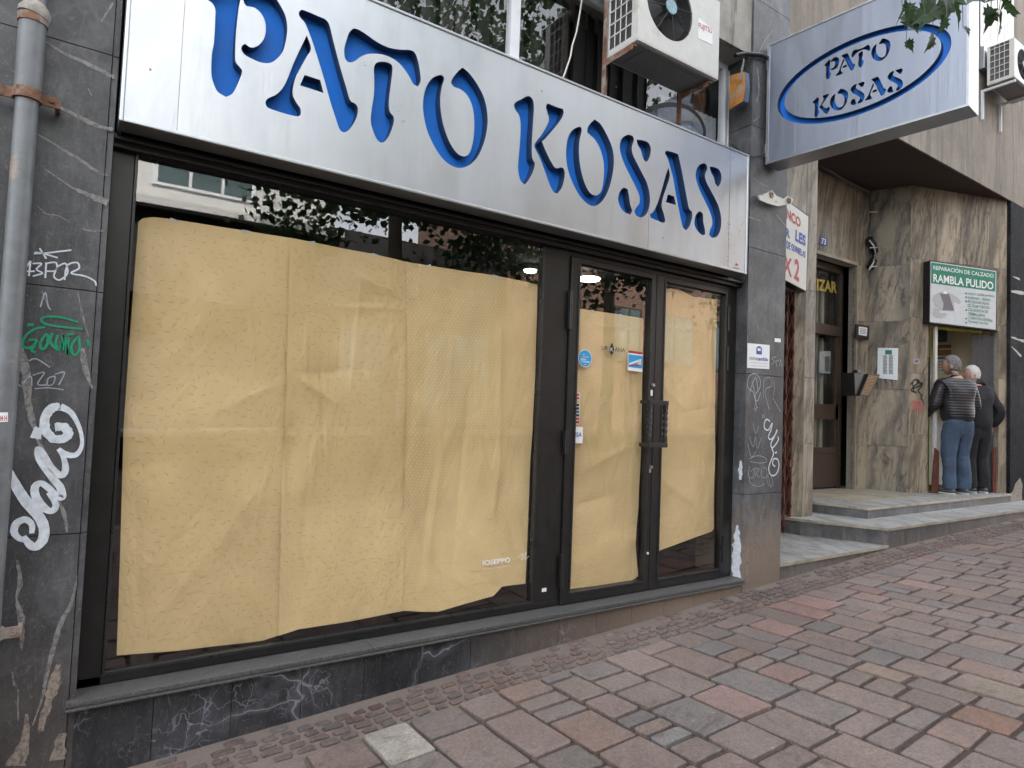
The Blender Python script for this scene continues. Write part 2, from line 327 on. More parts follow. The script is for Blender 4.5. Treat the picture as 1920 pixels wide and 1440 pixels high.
# ------------------------------------------------------------------ builders
ORG = {}
def V3(p): return Vector(p)
class MB:
    def __init__(s): s.v = []; s.f = []; s.m = []; s.sm = []; s.tint = []
    def add(s, vs, fs, mi=0, smooth=False, tint=None):
        o = len(s.v); s.v += [Vector(p) for p in vs]
        for f in fs: s.f.append(tuple(i+o for i in f)); s.m.append(mi); s.sm.append(smooth); s.tint.append(tint)
    def box(s, x0, x1, y0, y1, z0, z1, mi=0):
        if x0 > x1: x0, x1 = x1, x0
        if y0 > y1: y0, y1 = y1, y0
        if z0 > z1: z0, z1 = z1, z0
        vs = [(x0, y0, z0), (x1, y0, z0), (x1, y1, z0), (x0, y1, z0), (x0, y0, z1), (x1, y0, z1), (x1, y1, z1), (x0, y1, z1)]
        s.add(vs, [(0, 3, 2, 1), (4, 5, 6, 7), (0, 1, 5, 4), (1, 2, 6, 5), (2, 3, 7, 6), (3, 0, 4, 7)], mi)
    def prism(s, poly, vec, mi=0, side=None):
        n = len(poly); vec = Vector(vec); vs = [Vector(p) for p in poly]+[Vector(p)+vec for p in poly]
        s.add(vs, [tuple(range(n)), tuple(range(2*n-1, n-1, -1))], mi)
        s.add(vs, [(i, i+n, (i+1) % n+n, (i+1) % n) for i in range(n)], mi if side is None else side)
    def plan(s, poly, z0, z1, mi=0, side=None): s.prism([(x, y, z0) for x, y in poly], (0, 0, z1-z0), mi, side)
    def tube(s, pts, r, n=10, mi=0, cap=True):
        pts = [Vector(p) for p in pts]; rs = r if isinstance(r, (list, tuple)) else [r]*len(pts)
        vs = []; fs = []; ref = None
        for i, p in enumerate(pts):
            d = (pts[min(i+1, len(pts)-1)]-pts[max(i-1, 0)]).normalized()
            if ref is None: ref = Vector((0, 0, 1)) if abs(d.z) < .9 else Vector((1, 0, 0))
            a = d.cross(ref).normalized(); b = d.cross(a).normalized()
            for k in range(n): t = 2*pi*k/n; vs.append(p+(a*cos(t)+b*sin(t))*rs[i])
        for i in range(len(pts)-1):
            for k in range(n): fs.append((i*n+k, i*n+(k+1) % n, (i+1)*n+(k+1) % n, (i+1)*n+k))
        s.add(vs, fs, mi, True)
        if cap: s.add(vs, [tuple(range(n))[::-1], tuple(range((len(pts)-1)*n, len(pts)*n))], mi)
    def ribbon(s, pts, ws, off, mi=0, jit=0.0):
        """flat stroke lying on a wall: pts on the wall, off = outward unit normal"""
        pts = [Vector(p) for p in pts]; off = Vector(off)
        if not isinstance(ws, (list, tuple)): ws = [ws]*len(pts)
        P = []; W = []
        for i in range(len(pts)-1):                 # catmull-rom
            p0 = pts[max(i-1, 0)]; p1 = pts[i]; p2 = pts[i+1]; p3 = pts[min(i+2, len(pts)-1)]
            for k in range(6):
                t = k/6; P.append(.5*((2*p1)+(p2-p0)*t+(2*p0-5*p1+4*p2-p3)*t*t+(3*p1-p0-3*p2+p3)*t**3)); W.append(ws[i]*(1-t)+ws[i+1]*t)
        P.append(pts[-1]); W.append(ws[-1]); vs = []
        for i, p in enumerate(P):
            d = (P[min(i+1, len(P)-1)]-P[max(i-1, 0)])
            if d.length < 1e-9: d = Vector((0, 0, 1))
            a = d.normalized().cross(off).normalized(); j = 1+(random.random()-.5)*2*jit; j2 = 1+(random.random()-.5)*2*jit
            vs += [p+a*W[i]*.5*j, p-a*W[i]*.5*j2]
        s.add(vs, [(2*i, 2*i+2, 2*i+3, 2*i+1) for i in range(len(P)-1)], mi)
    def build(s, name, mats, parent=None, org=None, bevel=0, smooth=False):
        if isinstance(mats, str): mats = [mats]
        me = bpy.data.meshes.new(name); root = Vector(org) if org is not None else (ORG.get(parent.name, Vector()) if parent else Vector())
        me.from_pydata([tuple(p-root) for p in s.v], [], s.f)
        for m in mats: me.materials.append(MATS[m])
        for p, mi, sm in zip(me.polygons, s.m, s.sm): p.material_index = mi; p.use_smooth = sm or smooth
        if any(t is not None for t in s.tint):
            ca = me.color_attributes.new('tint', 'FLOAT_COLOR', 'CORNER')
            for p, t in zip(me.polygons, s.tint):
                for li in p.loop_indices: ca.data[li].color = (*(t or (.2, .2, .2)), 1)
        me.validate(); me.update()
        o = bpy.data.objects.new(name, me); col.objects.link(o)
        if parent: o.parent = parent
        else: o.location = root
        ORG[o.name] = root
        if bevel:
            b = o.modifiers.new('bevel', 'BEVEL'); b.width = bevel; b.segments = 2; b.limit_method = 'ANGLE'; b.angle_limit = radians(40)
        return o
def tag(o, label=None, cat=None, group=None, kind=None):
    if label: o['label'] = label
    if cat: o['category'] = cat
    if group: o['group'] = group
    if kind: o['kind'] = kind
    return o
def thing(name, label, cat, loc=(0, 0, 0), group=None):
    o = bpy.data.objects.new(name, None); o.empty_display_size = .1; col.objects.link(o); o.location = loc
    ORG[o.name] = Vector(loc); return tag(o, label, cat, group)
def bx(name, mats, parent, *b, bevel=0, label=None):
    m = MB(); m.box(*b); o = m.build(name, mats, parent, bevel=bevel)
    if label: o['label'] = label
    return o
def text_polys(s, bold=0.0, shear=0.0):
    cu = bpy.data.curves.new('t', 'FONT'); cu.body = s; cu.size = 1; cu.offset = bold; cu.shear = shear; cu.resolution_u = 3
    ob = bpy.data.objects.new('t', cu); col.objects.link(ob); bpy.context.view_layer.update()
    me = ob.evaluated_get(bpy.context.evaluated_depsgraph_get()).to_mesh()
    vs = [v.co.copy() for v in me.vertices]; fs = [tuple(p.vertices) for p in me.polygons]
    ob.to_mesh_clear(); bpy.data.objects.remove(ob); bpy.data.curves.remove(cu)
    if not vs: return [], []
    x0 = min(v.x for v in vs); x1 = max(v.x for v in vs); y0 = min(v.y for v in vs); y1 = max(v.y for v in vs)
    return [((v.x-x0)/max(x1-x0, 1e-6), (v.y-y0)/max(y1-y0, 1e-6)) for v in vs], fs
def put_text(mb, s, q, mi=0, bold=0.0, shear=0.0):
    """q = bottom-left, bottom-right, top-right, top-left points on the surface"""
    vs, fs = text_polys(s, bold, shear); bl, br, tr, tl = [Vector(p) for p in q]
    mb.add([(bl*(1-u)+br*u)*(1-v)+(tl*(1-u)+tr*u)*v for u, v in vs], fs, mi)
def catmull(pts, k=5, sharp=55):
    """closed smooth outline; keeps corners sharper than `sharp` degrees"""
    n = len(pts); out = []
    pts = [Vector((p[0], p[1])) for p in pts]
    def corner(i):
        a = pts[i]-pts[i-1]; b = pts[(i+1) % n]-pts[i]
        return a.length > 0 and b.length > 0 and math.degrees(a.angle(b)) > sharp
    for i in range(n):
        p0, p1, p2, p3 = pts[i-1], pts[i], pts[(i+1) % n], pts[(i+2) % n]
        if corner(i): p0 = p1-(p2-p1)
        if corner((i+1) % n): p3 = p2+(p2-p1)
        for j in range(k):
            t = j/k; out.append(.5*((2*p1)+(p2-p0)*t+(2*p0-5*p1+4*p2-p3)*t*t+(3*p1-p0-3*p2+p3)*t**3))
    return out
def cut_panel(loops, thick):
    """a sheet with nested holes, from closed 2-D outlines: returns verts(2D+depth) and faces"""
    cu = bpy.data.curves.new('p', 'CURVE'); cu.dimensions = '2D'; cu.fill_mode = 'BOTH'; cu.extrude = thick/2
    for lp in loops:
        sp = cu.splines.new('POLY'); sp.points.add(len(lp)-1)
        for p, q in zip(sp.points, lp): p.co = (q[0], q[1], 0, 1)
        sp.use_cyclic_u = True
    ob = bpy.data.objects.new('p', cu); col.objects.link(ob); bpy.context.view_layer.update()
    me = ob.evaluated_get(bpy.context.evaluated_depsgraph_get()).to_mesh()
    vs = [v.co.copy() for v in me.vertices]; fs = [(tuple(p.vertices), abs(p.normal.z)) for p in me.polygons]
    ob.to_mesh_clear(); bpy.data.objects.remove(ob); bpy.data.curves.remove(cu)
    return vs, fs

# ground height
GP = [(-40, -.4), (-3, -.15), (0.05, -.012), (.76, .02), (1.9, .088), (2.8, .128), (4.29, .218), (4.8, .242), (6.55, .346), (10, .441), (14, .56), (60, 1.4)]
def z0(x):
    for (a, za), (b, zb) in zip(GP, GP[1:]):
        if x <= b: return za+(zb-za)*(x-a)/(b-a)
    return GP[-1][1]
def gz(x, y): return z0(x)-.041*max(y, -9) if y < 0 else z0(x)

# ================================================================== SETTING
# pavement: sand bed, rows of small setts along the wall, big slabs in courses across
pv = MB()
xs = [-40, -12, -3]+[-3+.5*i for i in range(1, 53)]+[30, 60]; ys = [-60, -30, -9, -4.6, -2.5, -1, -.34, 0, .6]
gv = [(x, y, gz(x, y)-.018) for y in ys for x in xs]; nx = len(xs)
pv.add(gv, [(j*nx+i, j*nx+i+1, (j+1)*nx+i+1, (j+1)*nx+i) for j in range(len(ys)-1) for i in range(nx-1)], 1)
PAL = [((0.177, 0.143, 0.129), 9), ((0.19, 0.146, 0.13), 8), ((0.153, 0.136, 0.129), 6), ((0.203, 0.144, 0.123), 3), ((0.171, 0.134, 0.118), 6), ((0.211, 0.133, 0.116), 1), ((0.191, 0.155, 0.127), 1), ((0.141, 0.134, 0.132), 4)]
POOL = [c for c, n in PAL for _ in range(n)]
def stone(x0, x1, y0, y1, tint, h=0.0, jit=.009, bev=.005, drop=.026, seg=.12):
    c = []
    def edge(a, b):
        n = max(1, int((Vector(a)-Vector(b)).length/seg))
        for k in range(n):
            t = k/n; c.append((a[0]+(b[0]-a[0])*t+(random.random()-.5)*jit, a[1]+(b[1]-a[1])*t+(random.random()-.5)*jit))
    cut = min(.009, min(x1-x0, y1-y0)*.14)
    P = [(x0+cut, y0), (x1-cut, y0), (x1, y0+cut), (x1, y1-cut), (x1-cut, y1), (x0+cut, y1), (x0, y1-cut), (x0, y0+cut)]
    for i in range(8): edge(P[i], P[(i+1) % 8])
    cx, cy = (x0+x1)/2, (y0+y1)/2; n = len(c); tx, ty = (random.random()-.5)*.012, (random.random()-.5)*.012
    def Z(x, y): return gz(x, y)+h+(x-cx)*tx+(y-cy)*ty
    def ins(p, d): v = Vector((cx-p[0], cy-p[1])); v = v.normalized()*min(d, v.length*.4); return (p[0]+v.x, p[1]+v.y)
    top = [ins(p, bev) for p in c]
    vs = [(x, y, Z(x, y)) for x, y in top]+[(x, y, Z(x, y)-bev*.7) for x, y in c]+[(x, y, Z(x, y)-drop) for x, y in c]
    pv.add(vs, [tuple(range(n))]+[(i+n, (i+1) % n+n, (i+1) % n, i) for i in range(n)]+[(i+2*n, (i+1) % n+2*n, (i+1) % n+n, i+n) for i in range(n)], 0, False, tint)
spots = []
for px, py, tn in ((790, 1400, (.36, .345, .31)), (1340, 1312, (.225, .15, .135)), (1860, 1350, (.19, .1, .065)), (1700, 1090, (.26, .185, .16)), (1545, 1140, (.27, .165, .15)), (370, 1440, (.22, .155, .115)), (1500, 1150, (.23, .14, .125)), (1230, 1380, (.2, .2, .2)), (1700, 1275, (.25, .19, .145)), (1480, 1175, (.25, .16, .135))):
    p = PZ(px, py, .15); p = PZ(px, py, gz(p.x, p.y)); p = PZ(px, py, gz(p.x, p.y)); spots.append((p.x, p.y, tn))
def tint_for(x0, x1, y0, y1):
    for sx, sy, tn in spots:
        if x0 <= sx <= x1 and y0 <= sy <= y1: return tn
    b = random.choice(POOL); k = .88+random.random()*.24; return tuple(v*k for v in b)
x = -2.0
while x < 22:
    wd = random.choice([.16, .195, .21, .225, .24, .25, .26]) if x < 14 else .4
    y = -.345-random.random()*.02
    lim = -4.4 if x > -1 else -1.5
    while y > lim:
        L = random.choice([.13, .17, .2, .24, .28, .3, .32, .36, .40])*(.8 if wd < .2 else 1) ; y1 = y-L; j = .0075+random.random()*.007
        if random.random() < .10 and wd > .23:
            mid = x+wd*(.42+random.random()*.16)
            stone(x+j, mid-j*.8, y1+j, y-j, tint_for(x, mid, y1, y), (random.random()-.5)*.005)
            stone(mid+j*.8, x+wd-j, y1+j, y-j, tint_for(mid, x+wd, y1, y), (random.random()-.5)*.005)
        else: stone(x+j, x+wd-j, y1+j, y-j, tint_for(x, x+wd, y1, y), (random.random()-.5)*.006)
        y = y1
    x += wd
for r in range(5):
    y = -.018-r*.066; x = -2.0+random.random()*.05
    while x < 18:
        L = .074+random.random()*.034
        if random.random() > (.45 if r == 0 else .12 if r == 1 else .03):
            b = random.choice(POOL); k = .55+random.random()*.25; a = .009+random.random()*.006
            hh = -.0075 if r < 2 else -.005
            stone(x+a, x+L-a, y-.066+a, y-a, tuple(v*k*m for v, m in zip(b, (1, .93, .9))), hh+(random.random()-.5)*.004, .012, .008, .014, .05)
        x += L
tag(pv.build('pavement', ['paving_stone', 'joint_sand']), kind='structure')
rd = MB(); rd.add([(-60, -60, .02), (60, -60, .9), (60, -8.5, 1.75), (-60, -8.5, .02)], [(0, 1, 2, 3)]); 
tag(rd.build('road', 'asphalt'), kind='structure')

# ================================================================== THE BUILDING
B = thing('apartment_building', 'dark marble and brown stone building front holding the papered shop and the recessed doorway', 'building', (0, 0, 0))
# plinth tiles under the sill
t = MB(); xs_ = [.06, .338]+[.338+.31*i for i in range(1, 13)]+[4.29]
for a, b in zip(xs_, xs_[1:]):
    t.prism([(a+.0015, 0, z0(a)-.1), (b-.0015, 0, z0(b)-.1), (b-.0015, 0, .262), (a+.0015, 0, .262)], (0, .04, 0))
t.box(.05, 4.3, .041, .3, -.2, .262, 1)
t.build('plinth', ['plinth_marble', 'cement'], B)
s_ = MB(); s_.box(.03, 1.3-.001, -.035, .13, .262, .272, 0); s_.box(1.301, 4.292, -.035, .13, .262, .272, 0)
s_.box(.028, 4.292, -.026, .13, .2725, .279); s_.box(.03, 1.3-.001, -.03, .13, .2795, .298); s_.box(1.301, 4.292, -.03, .13, .2795, .298)
s_.build('sill', 'sill_stone', B, bevel=.002)

# left pilaster, slabs with open joints, then the traced veins
def vein_set(mb, vs, y=-.0015):
    for pts, ws in vs:
        P = [PY(a, b, y) for a, b in pts]; k = 1.0
        mb.ribbon(P, [w_*k*.0021 for w_ in ws], (0, -1, 0), 1, .3)
def scrawl(mb, strokes, w, y=-.003, mi=0, f=None):
    for st in strokes:
        mb.ribbon([PY(a, b, y) for a, b in st], w*.0027, (0, -1, 0), mi, .12)
pl = MB(); zz = [-.3, .954, 1.929, 2.915, 3.9, 6.0]
for a, b in zip(zz, zz[1:]): pl.box(-1.6, .038, 0, .3, a+.002, b-.002); pl.box(.041, .062, .006, .3, a+.002, b-.002)
vein_set(pl, [
 ([(75, 70), (120, 100), (165, 120), (200, 138), (215, 145)], [2, 5, 9, 10, 6]), ([(65, 170), (100, 195), (140, 215), (180, 235), (212, 243)], [3, 6, 7, 8, 7]),
 ([(60, 245), (110, 275), (150, 300), (180, 320), (203, 330)], [1, 4, 6, 6, 3]), ([(75, 310), (130, 348), (165, 365), (202, 380)], [1, 3, 10, 16]),
 ([(70, 385), (85, 400), (110, 405), (132, 418)], [1, 2, 2, 1]), ([(152, 428), (170, 433), (195, 433)], [2, 4, 2]),
 ([(31, 610), (36, 642), (47, 693), (54, 758), (63, 797), (76, 834), (94, 891), (99, 917), (119, 960), (126, 998)], [6, 11, 13, 10, 8, 7, 6, 5, 6, 3]),
 ([(146, 548), (155, 592), (166, 631)], [1, 3, 1]), ([(155, 653), (159, 686), (173, 729)], [7, 10, 2]),
 ([(144, 1079), (134, 1129), (112, 1173), (97, 1227), (87, 1270), (78, 1313), (61, 1360)], [2, 6, 8, 7, 6, 3, 2]),
 ([(32, 1050), (38, 1093), (31, 1122), (40, 1158), (41, 1191), (41, 1220)], [3, 8, 3, 11, 8, 2]),
 ([(23, 1259), (27, 1285)], [2, 4]), ([(34, 1292), (34, 1353)], [2, 2]), ([(60, 195), (75, 100), (85, 20)], [1, 2, 2]), ([(190, 40), (212, 5)], [2, 4]),
 ([(165, 165), (172, 180)], [2, 1]), ([(78, 545), (84, 560), (92, 580)], [1, 2, 1])])
for pts, ws in [([(108, 1245), (105, 1274), (90, 1317), (76, 1371)], [5, 15, 11, 7]), ([(50, 1339), (47, 1382), (29, 1436)], [3, 9, 24]), ([(117, 1375), (108, 1425)], [9, 20])]:
    pl.ribbon([PY(a, b, -.0015) for a, b in pts], [w_*.0027 for w_ in ws], (0, -1, 0), 2, .3)
PL = pl.build('pilaster', ['pilaster_marble', 'vein_white', 'vein_tan'], B, bevel=0)
PL['label'] = 'left pilaster of grey marble slabs with white veins'
def Z2(pts): return [(a/2.769, b/2.769+440) for a, b in pts]
def Z3(pts): return [(a/2.77, b/2.77+920) for a, b in pts]
def Z8(pts): return [(1380+a/3.13, 640+b/3.13) for a, b in pts]
def Z1(pts): return [(a/3., b/3.) for a, b in pts]
g = MB()
scrawl(g, [Z2([(285, 1000), (330, 998), (355, 1030), (330, 1058), (280, 1060), (240, 1020), (232, 960), (262, 905), (312, 892)])], 12, -.004)
g.ribbon([PY(a, b, -.004) for a, b in Z2([(312, 892), (370, 925), (415, 1010), (425, 1090), (395, 1142), (340, 1140), (303, 1112)])], [.028, .02, .014, .013, .02, .024, .016], (0, -1, 0), 0, .05)
g.ribbon([PY(a, b, -.0045) for a, b in Z2([(303, 1112), (330, 1160), (340, 1220), (315, 1250), (265, 1205), (215, 1125), (192, 1112), (200, 1165), (258, 1245), (312, 1312), (322, 1365), (285, 1345), (220, 1292), (182, 1310), (190, 1370), (240, 1432)])], [.012, .016, .024, .024, .022, .022, .014, .018, .024, .028, .026, .022, .022, .026, .028, .03], (0, -1, 0), 0, .05)
g.ribbon([PY(a, b, -.005) for a, b in Z3([(30, -130), (75, -40), (130, 50), (195, 125), (228, 190), (222, 255), (185, 292), (150, 275), (125, 235)])], [.022, .032, .036, .036, .034, .034, .03, .026, .012], (0, -1, 0), 0, .05)
g.ribbon([PY(a, b, -.0055) for a, b in Z3([(165, 222), (165, 175), (130, 150), (88, 168), (72, 210), (95, 245), (135, 262)])], [.016, .02, .024, .026, .024, .02, .014], (0, -1, 0), 0, .05)
g.ribbon([PY(a, b, -.0035) for a, b in Z3([(170, -10), (225, 85), (270, 105), (290, 70), (250, 10)])], [.02, .024, .024, .022, .014], (0, -1, 0), 0, .05)
scrawl(g, [Z2([(168, 1025), (190, 1030), (215, 1030)])], 17, -.004)
tag(g.build('graffiti', 'paint_white', PL), 'looping thick white spray tag')
g = MB()
scrawl(g, [Z2([(175, 98), (240, 95), (370, 80)]), Z2([(205, 70), (225, 100), (240, 125)]), Z2([(300, 120), (215, 95), (180, 92)]), Z2([(108, 205), (150, 150), (158, 140), (150, 215)]), Z2([(120, 190), (180, 190)]),
  Z2([(170, 150), (215, 150), (190, 180), (220, 200), (170, 215)]), Z2([(240, 145), (235, 225)]), Z2([(235, 150), (290, 145), (290, 185), (240, 190)]), Z2([(300, 165), (340, 150), (350, 200), (310, 235), (280, 215), (300, 165)]),
  Z2([(335, 235), (350, 160), (400, 145), (410, 175), (370, 200), (440, 215), (490, 240), (500, 265)])], 2.2)
tag(g.build('graffiti', 'paint_white', PL), 'thin white marker tag under a star')
g = MB()
scrawl(g, [Z2([(430, 490), (330, 480), (240, 465), (215, 440), (250, 425), (330, 432), (405, 455)])], 3.2)
scrawl(g, [Z2([(235, 480), (180, 490), (130, 530), (120, 580), (160, 585), (190, 550), (150, 545)]), Z2([(180, 570), (165, 600), (185, 612)]), Z2([(235, 520), (210, 560), (215, 595), (240, 580), (250, 530), (232, 515)]),
  Z2([(270, 510), (262, 560), (300, 600)]), Z2([(300, 520), (290, 570), (315, 600), (318, 560)]), Z2([(325, 600), (330, 520), (345, 590), (350, 620), (355, 530)]), Z2([(345, 520), (385, 515)]),
  Z2([(400, 535), (370, 580), (385, 625), (412, 600), (412, 545), (395, 530)]), Z2([(150, 460), (150, 475)]), Z2([(168, 460), (166, 475)]), Z2([(455, 545), (458, 570)]), Z2([(468, 562), (464, 578)])], 3.4)
tag(g.build('graffiti', 'paint_green', PL), 'green spray tag with a halo')
g = MB()
scrawl(g, [Z2([(60, 740), (110, 790)]), Z2([(100, 745), (80, 785)]), Z2([(170, 730), (230, 715), (195, 775), (240, 780)]), Z2([(250, 745), (285, 735), (275, 775), (245, 780), (250, 745)]), Z2([(285, 725), (335, 715), (305, 780)]),
  Z2([(210, 375), (235, 300), (250, 370), (265, 390)]), Z2([(120, 770), (160, 735), (165, 785)]), Z2([(180, 800), (250, 795), (330, 805)]), Z2([(150, 655), (190, 645), (260, 690)])], 1.6)
tag(g.build('graffiti', 'paint_scrawl', PL), 'faint grey scratched scrawl')

# right pilaster
pr_ = MB(); zz = [-.1, .94, 1.88, 2.878, 3.86, 4.9, 6.5]
for a, b in zip(zz, zz[1:]): pr_.box(4.297, 4.79, 0, .45, a+.002, b-.002)
vein_set(pr_, [(Z8([(178, 905), (150, 1030), (120, 1150), (100, 1300)]), [2, 5, 7, 3]), (Z8([(215, 1190), (205, 1230), (190, 1270)]), [6, 4, 2]),
 (Z8([(70, 1120), (50, 1200), (42, 1260)]), [5, 4, 1]), ([(1420, 127), (1423, 169), (1418, 193)], [10, 7, 8]), ([(1450, 55), (1432, 80), (1418, 110)], [2, 4, 5]), ([(1395, 110), (1388, 150)], [8, 12]),
 ([(1411, 332), (1425, 343), (1440, 350)], [3, 5, 3]), ([(1412, 375), (1435, 395), (1440, 410)], [2, 4, 1]), ([(1455, 402), (1474, 425)], [6, 8]), ([(1405, 407), (1428, 415)], [6, 2]), ([(1412, 228), (1424, 218)], [5, 3])])
pr_.ribbon([PY(a, b, -.0015) for a, b in ((1402, 1090), (1401, 1060), (1406, 1035))], [.03, .02, .006], (0, -1, 0), 2, .3)
PR = pr_.build('pilaster', ['pilaster_marble', 'vein_white', 'vein_tan'], B)
PR['label'] = 'right pilaster of grey marble, earth-stained at the foot'
g = MB()
g.ribbon([Vector((4.294, .05, z)) for z in (.3, .45, .62, .7)], [.07, .08, .05, .01], (-1, 0, 0), 0, .4)
tag(g.build('paint_patch', 'paint_white', PR), 'large flaking white paint patch'); g = MB()
g.ribbon([Vector((4.294, .03, z)) for z in (1.05, 1.12, 1.2)], [.02, .04, .01], (-1, 0, 0), 0, .4)
tag(g.build('paint_patch', 'paint_white', PR), 'flaking white paint patch')
g = MB()
scrawl(g, [Z8([(200, 470), (180, 458), (166, 480), (168, 510), (190, 520), (212, 480), (205, 520), (190, 560), (205, 575), (235, 540), (240, 520), (225, 560), (205, 600), (215, 625), (248, 580), (245, 560)]),
  Z8([(210, 630), (220, 660), (205, 700), (192, 745), (205, 785), (235, 780), (252, 735), (245, 695), (222, 690), (215, 720), (230, 735)])], 4.6)
scrawl(g, [Z8([(228, 655), (240, 650)])], 5)
tag(g.build('graffiti', 'paint_white', PR), 'thick white looping tag running down')
g = MB()
scrawl(g, [Z8([(120, 385), (100, 300), (70, 270), (75, 210), (110, 190), (140, 220), (140, 270), (110, 320), (125, 350), (145, 300)]), Z8([(95, 240), (110, 300), (118, 375)]), Z8([(80, 300), (115, 210), (130, 300)])], 3)
scrawl(g, [Z8([(160, 330), (165, 230), (200, 215), (210, 260), (170, 290), (195, 400)]), Z8([(215, 330), (240, 375), (262, 415)]), Z8([(215, 210), (225, 260), (220, 320)]), Z8([(150, 430), (170, 450)]), Z8([(170, 425), (152, 452)]), Z8([(118, 360), (105, 400), (128, 385), (110, 415)])], 1.8)
scrawl(g, [Z8([(80, 690), (120, 672), (165, 680), (180, 705), (140, 715), (85, 705)]), Z8([(75, 770), (85, 830), (130, 852), (170, 835)]), Z8([(80, 730), (72, 790), (100, 800), (105, 750), (85, 765)]), Z8([(110, 740), (115, 800)]), Z8([(112, 745), (135, 750), (120, 775), (138, 800)]),
  Z8([(150, 745), (148, 790), (175, 800), (180, 750), (160, 740)]), Z8([(190, 790), (205, 855), (215, 820), (195, 775), (180, 810), (195, 850)]), Z8([(80, 560), (100, 620), (115, 560), (125, 630), (150, 560)]), Z8([(100, 480), (115, 540), (135, 500)]), Z8([(70, 600), (90, 680), (120, 640)])], 1.7)
scrawl(g, [Z8([(235, 90), (212, 100), (225, 120), (210, 135)]), Z8([(235, 115), (240, 150)]), Z8([(230, 118), (252, 110)]), Z8([(255, 145), (262, 105), (268, 150)])], 1.8)
tag(g.build('graffiti', 'paint_scrawl', PR), 'crowd of thin white scribbled tags')
# lintel over the shop and wall above
L = MB(); L.box(-1.6, 4.296, .02, .6, 4.432, 14); L.build('lintel', 'concrete', B)
L = MB(); L.box(-14, -1.61, .02, .6, -1, 14); L.box(-14, 24, 9, 9.3, -1, 14); L.box(-14, -13.7, .6, 9, -1, 14); L.box(23.7, 24, .71, 9, -1, 14); L.build('added_outer_wall', 'stucco', B)  # unseen shell, added to stop the sun behind from leaking through
L = MB(); L.box(-14, 24, .72, 9.3, 14.01, 14.3); L.build('added_roof', 'concrete', B)  # unseen lid of the shell, added to keep the pavement in shade
L = MB(); L.box(.062, 4.296, .14, .3, 2.62, 3.46); L.build('spandrel', 'dark_interior', B)

# ---- shop front frame (fixed window) and its glass
FY = .10
F = MB()
F.box(.062, 4.295, .06, .16, 2.56, 2.62)             # head, stepped channel
F.box(.062, 4.295, .03, .06, 2.585, 2.60)
F.box(.062, .149, FY, FY+.06, .30, 2.56); F.box(.062, 2.585, FY, FY+.06, .30, .338); F.box(2.375, 2.582, FY, FY+.06, .338, 2.56)
F.box(.149, 2.375, FY, FY+.06, 2.59, 2.559+.0) if False else None
F.box(4.168, 4.295, FY, FY+.06, .30, 2.56); F.box(2.582, 4.168, FY, FY+.06, 2.53, 2.56)
SW = F.build('shop_window', 'black_frame', B, bevel=.004); SW['label'] = 'black aluminium shopfront frame with wide mullion'
F = MB()
for a in ((.149, .160, .338, 2.56), (2.364, 2.375, .338, 2.56)): F.box(a[0], a[1], FY-.006, FY+.03, a[2], a[3])
F.box(.16, 2.364, FY-.006, FY+.03, .338, .352); F.box(.16, 2.364, FY-.006, FY+.03, 2.572-.004, 2.584-.025)
F.build('glazing_bead', 'frame_bead', SW, bevel=.002)
m = MB(); m.add([(.158, .118, .35), (2.366, .118, .35), (2.366, .118, 2.57), (.158, .118, 2.57)], [(0, 1, 2, 3)]); m.build('glass', 'window_glass', SW)
F = MB(); F.box(2.448, 2.482, FY-.003, FY, .40, .422); F.build('lock_tag', 'label_white', SW)
# ---- the two door leaves
def leaf(x0, x1, z0_, z1_, gx0, gx1, gz0, gz1, hinge_x, lab):
    f = MB(); y0, y1 = .085, .135
    f.box(x0, gx0, y0, y1, z0_, z1_); f.box(gx1, x1, y0, y1, z0_, z1_); f.box(gx0, gx1, y0, y1, z0_, gz0); f.box(gx0, gx1, y0, y1, gz1, z1_)
    d = f.build('door', 'black_frame', B, bevel=.004); d['label'] = lab
    b_ = MB()
    for a in ((gx0-.014, gx0, gz0-.01, gz1+.01), (gx1, gx1+.014, gz0-.01, gz1+.01)): b_.box(a[0], a[1], y0-.005, y0, a[2], a[3])
    b_.box(gx0, gx1, y0-.005, y0, gz0-.012, gz0); b_.box(gx0, gx1, y0-.005, y0, gz1, gz1+.014)
    b_.build('glazing_bead', 'frame_bead', d, bevel=.002)
    m = MB(); m.add([(gx0, .112, gz0), (gx1, .112, gz0), (gx1, .112, gz1), (gx0, .112, gz1)], [(0, 1, 2, 3)]); m.build('glass', 'window_glass', d)
    for hz in ((2.2, 2.4), (1.9, 2.08), (.42, .62)) if hinge_x > 4 else ((2.05, 2.3), (1.25, 1.4), (.42, .62)):
        h = MB(); h.tube([(hinge_x, .078, hz[0]), (hinge_x, .078, hz[1])], .011, 8); h.box(hinge_x-.02, hinge_x+.02, .08, .085, hz[0], hz[1]); h.build('hinge', 'black_plastic', d)
    return d
D1 = leaf(2.587, 3.367, .304, 2.527, 2.662, 3.318, .374, 2.489, 2.585, 'left door leaf with the twisted pull handle')
D2 = leaf(3.372, 4.166, .304, 2.527, 3.464, 4.14, .372, 2.491, 4.17, 'right door leaf')
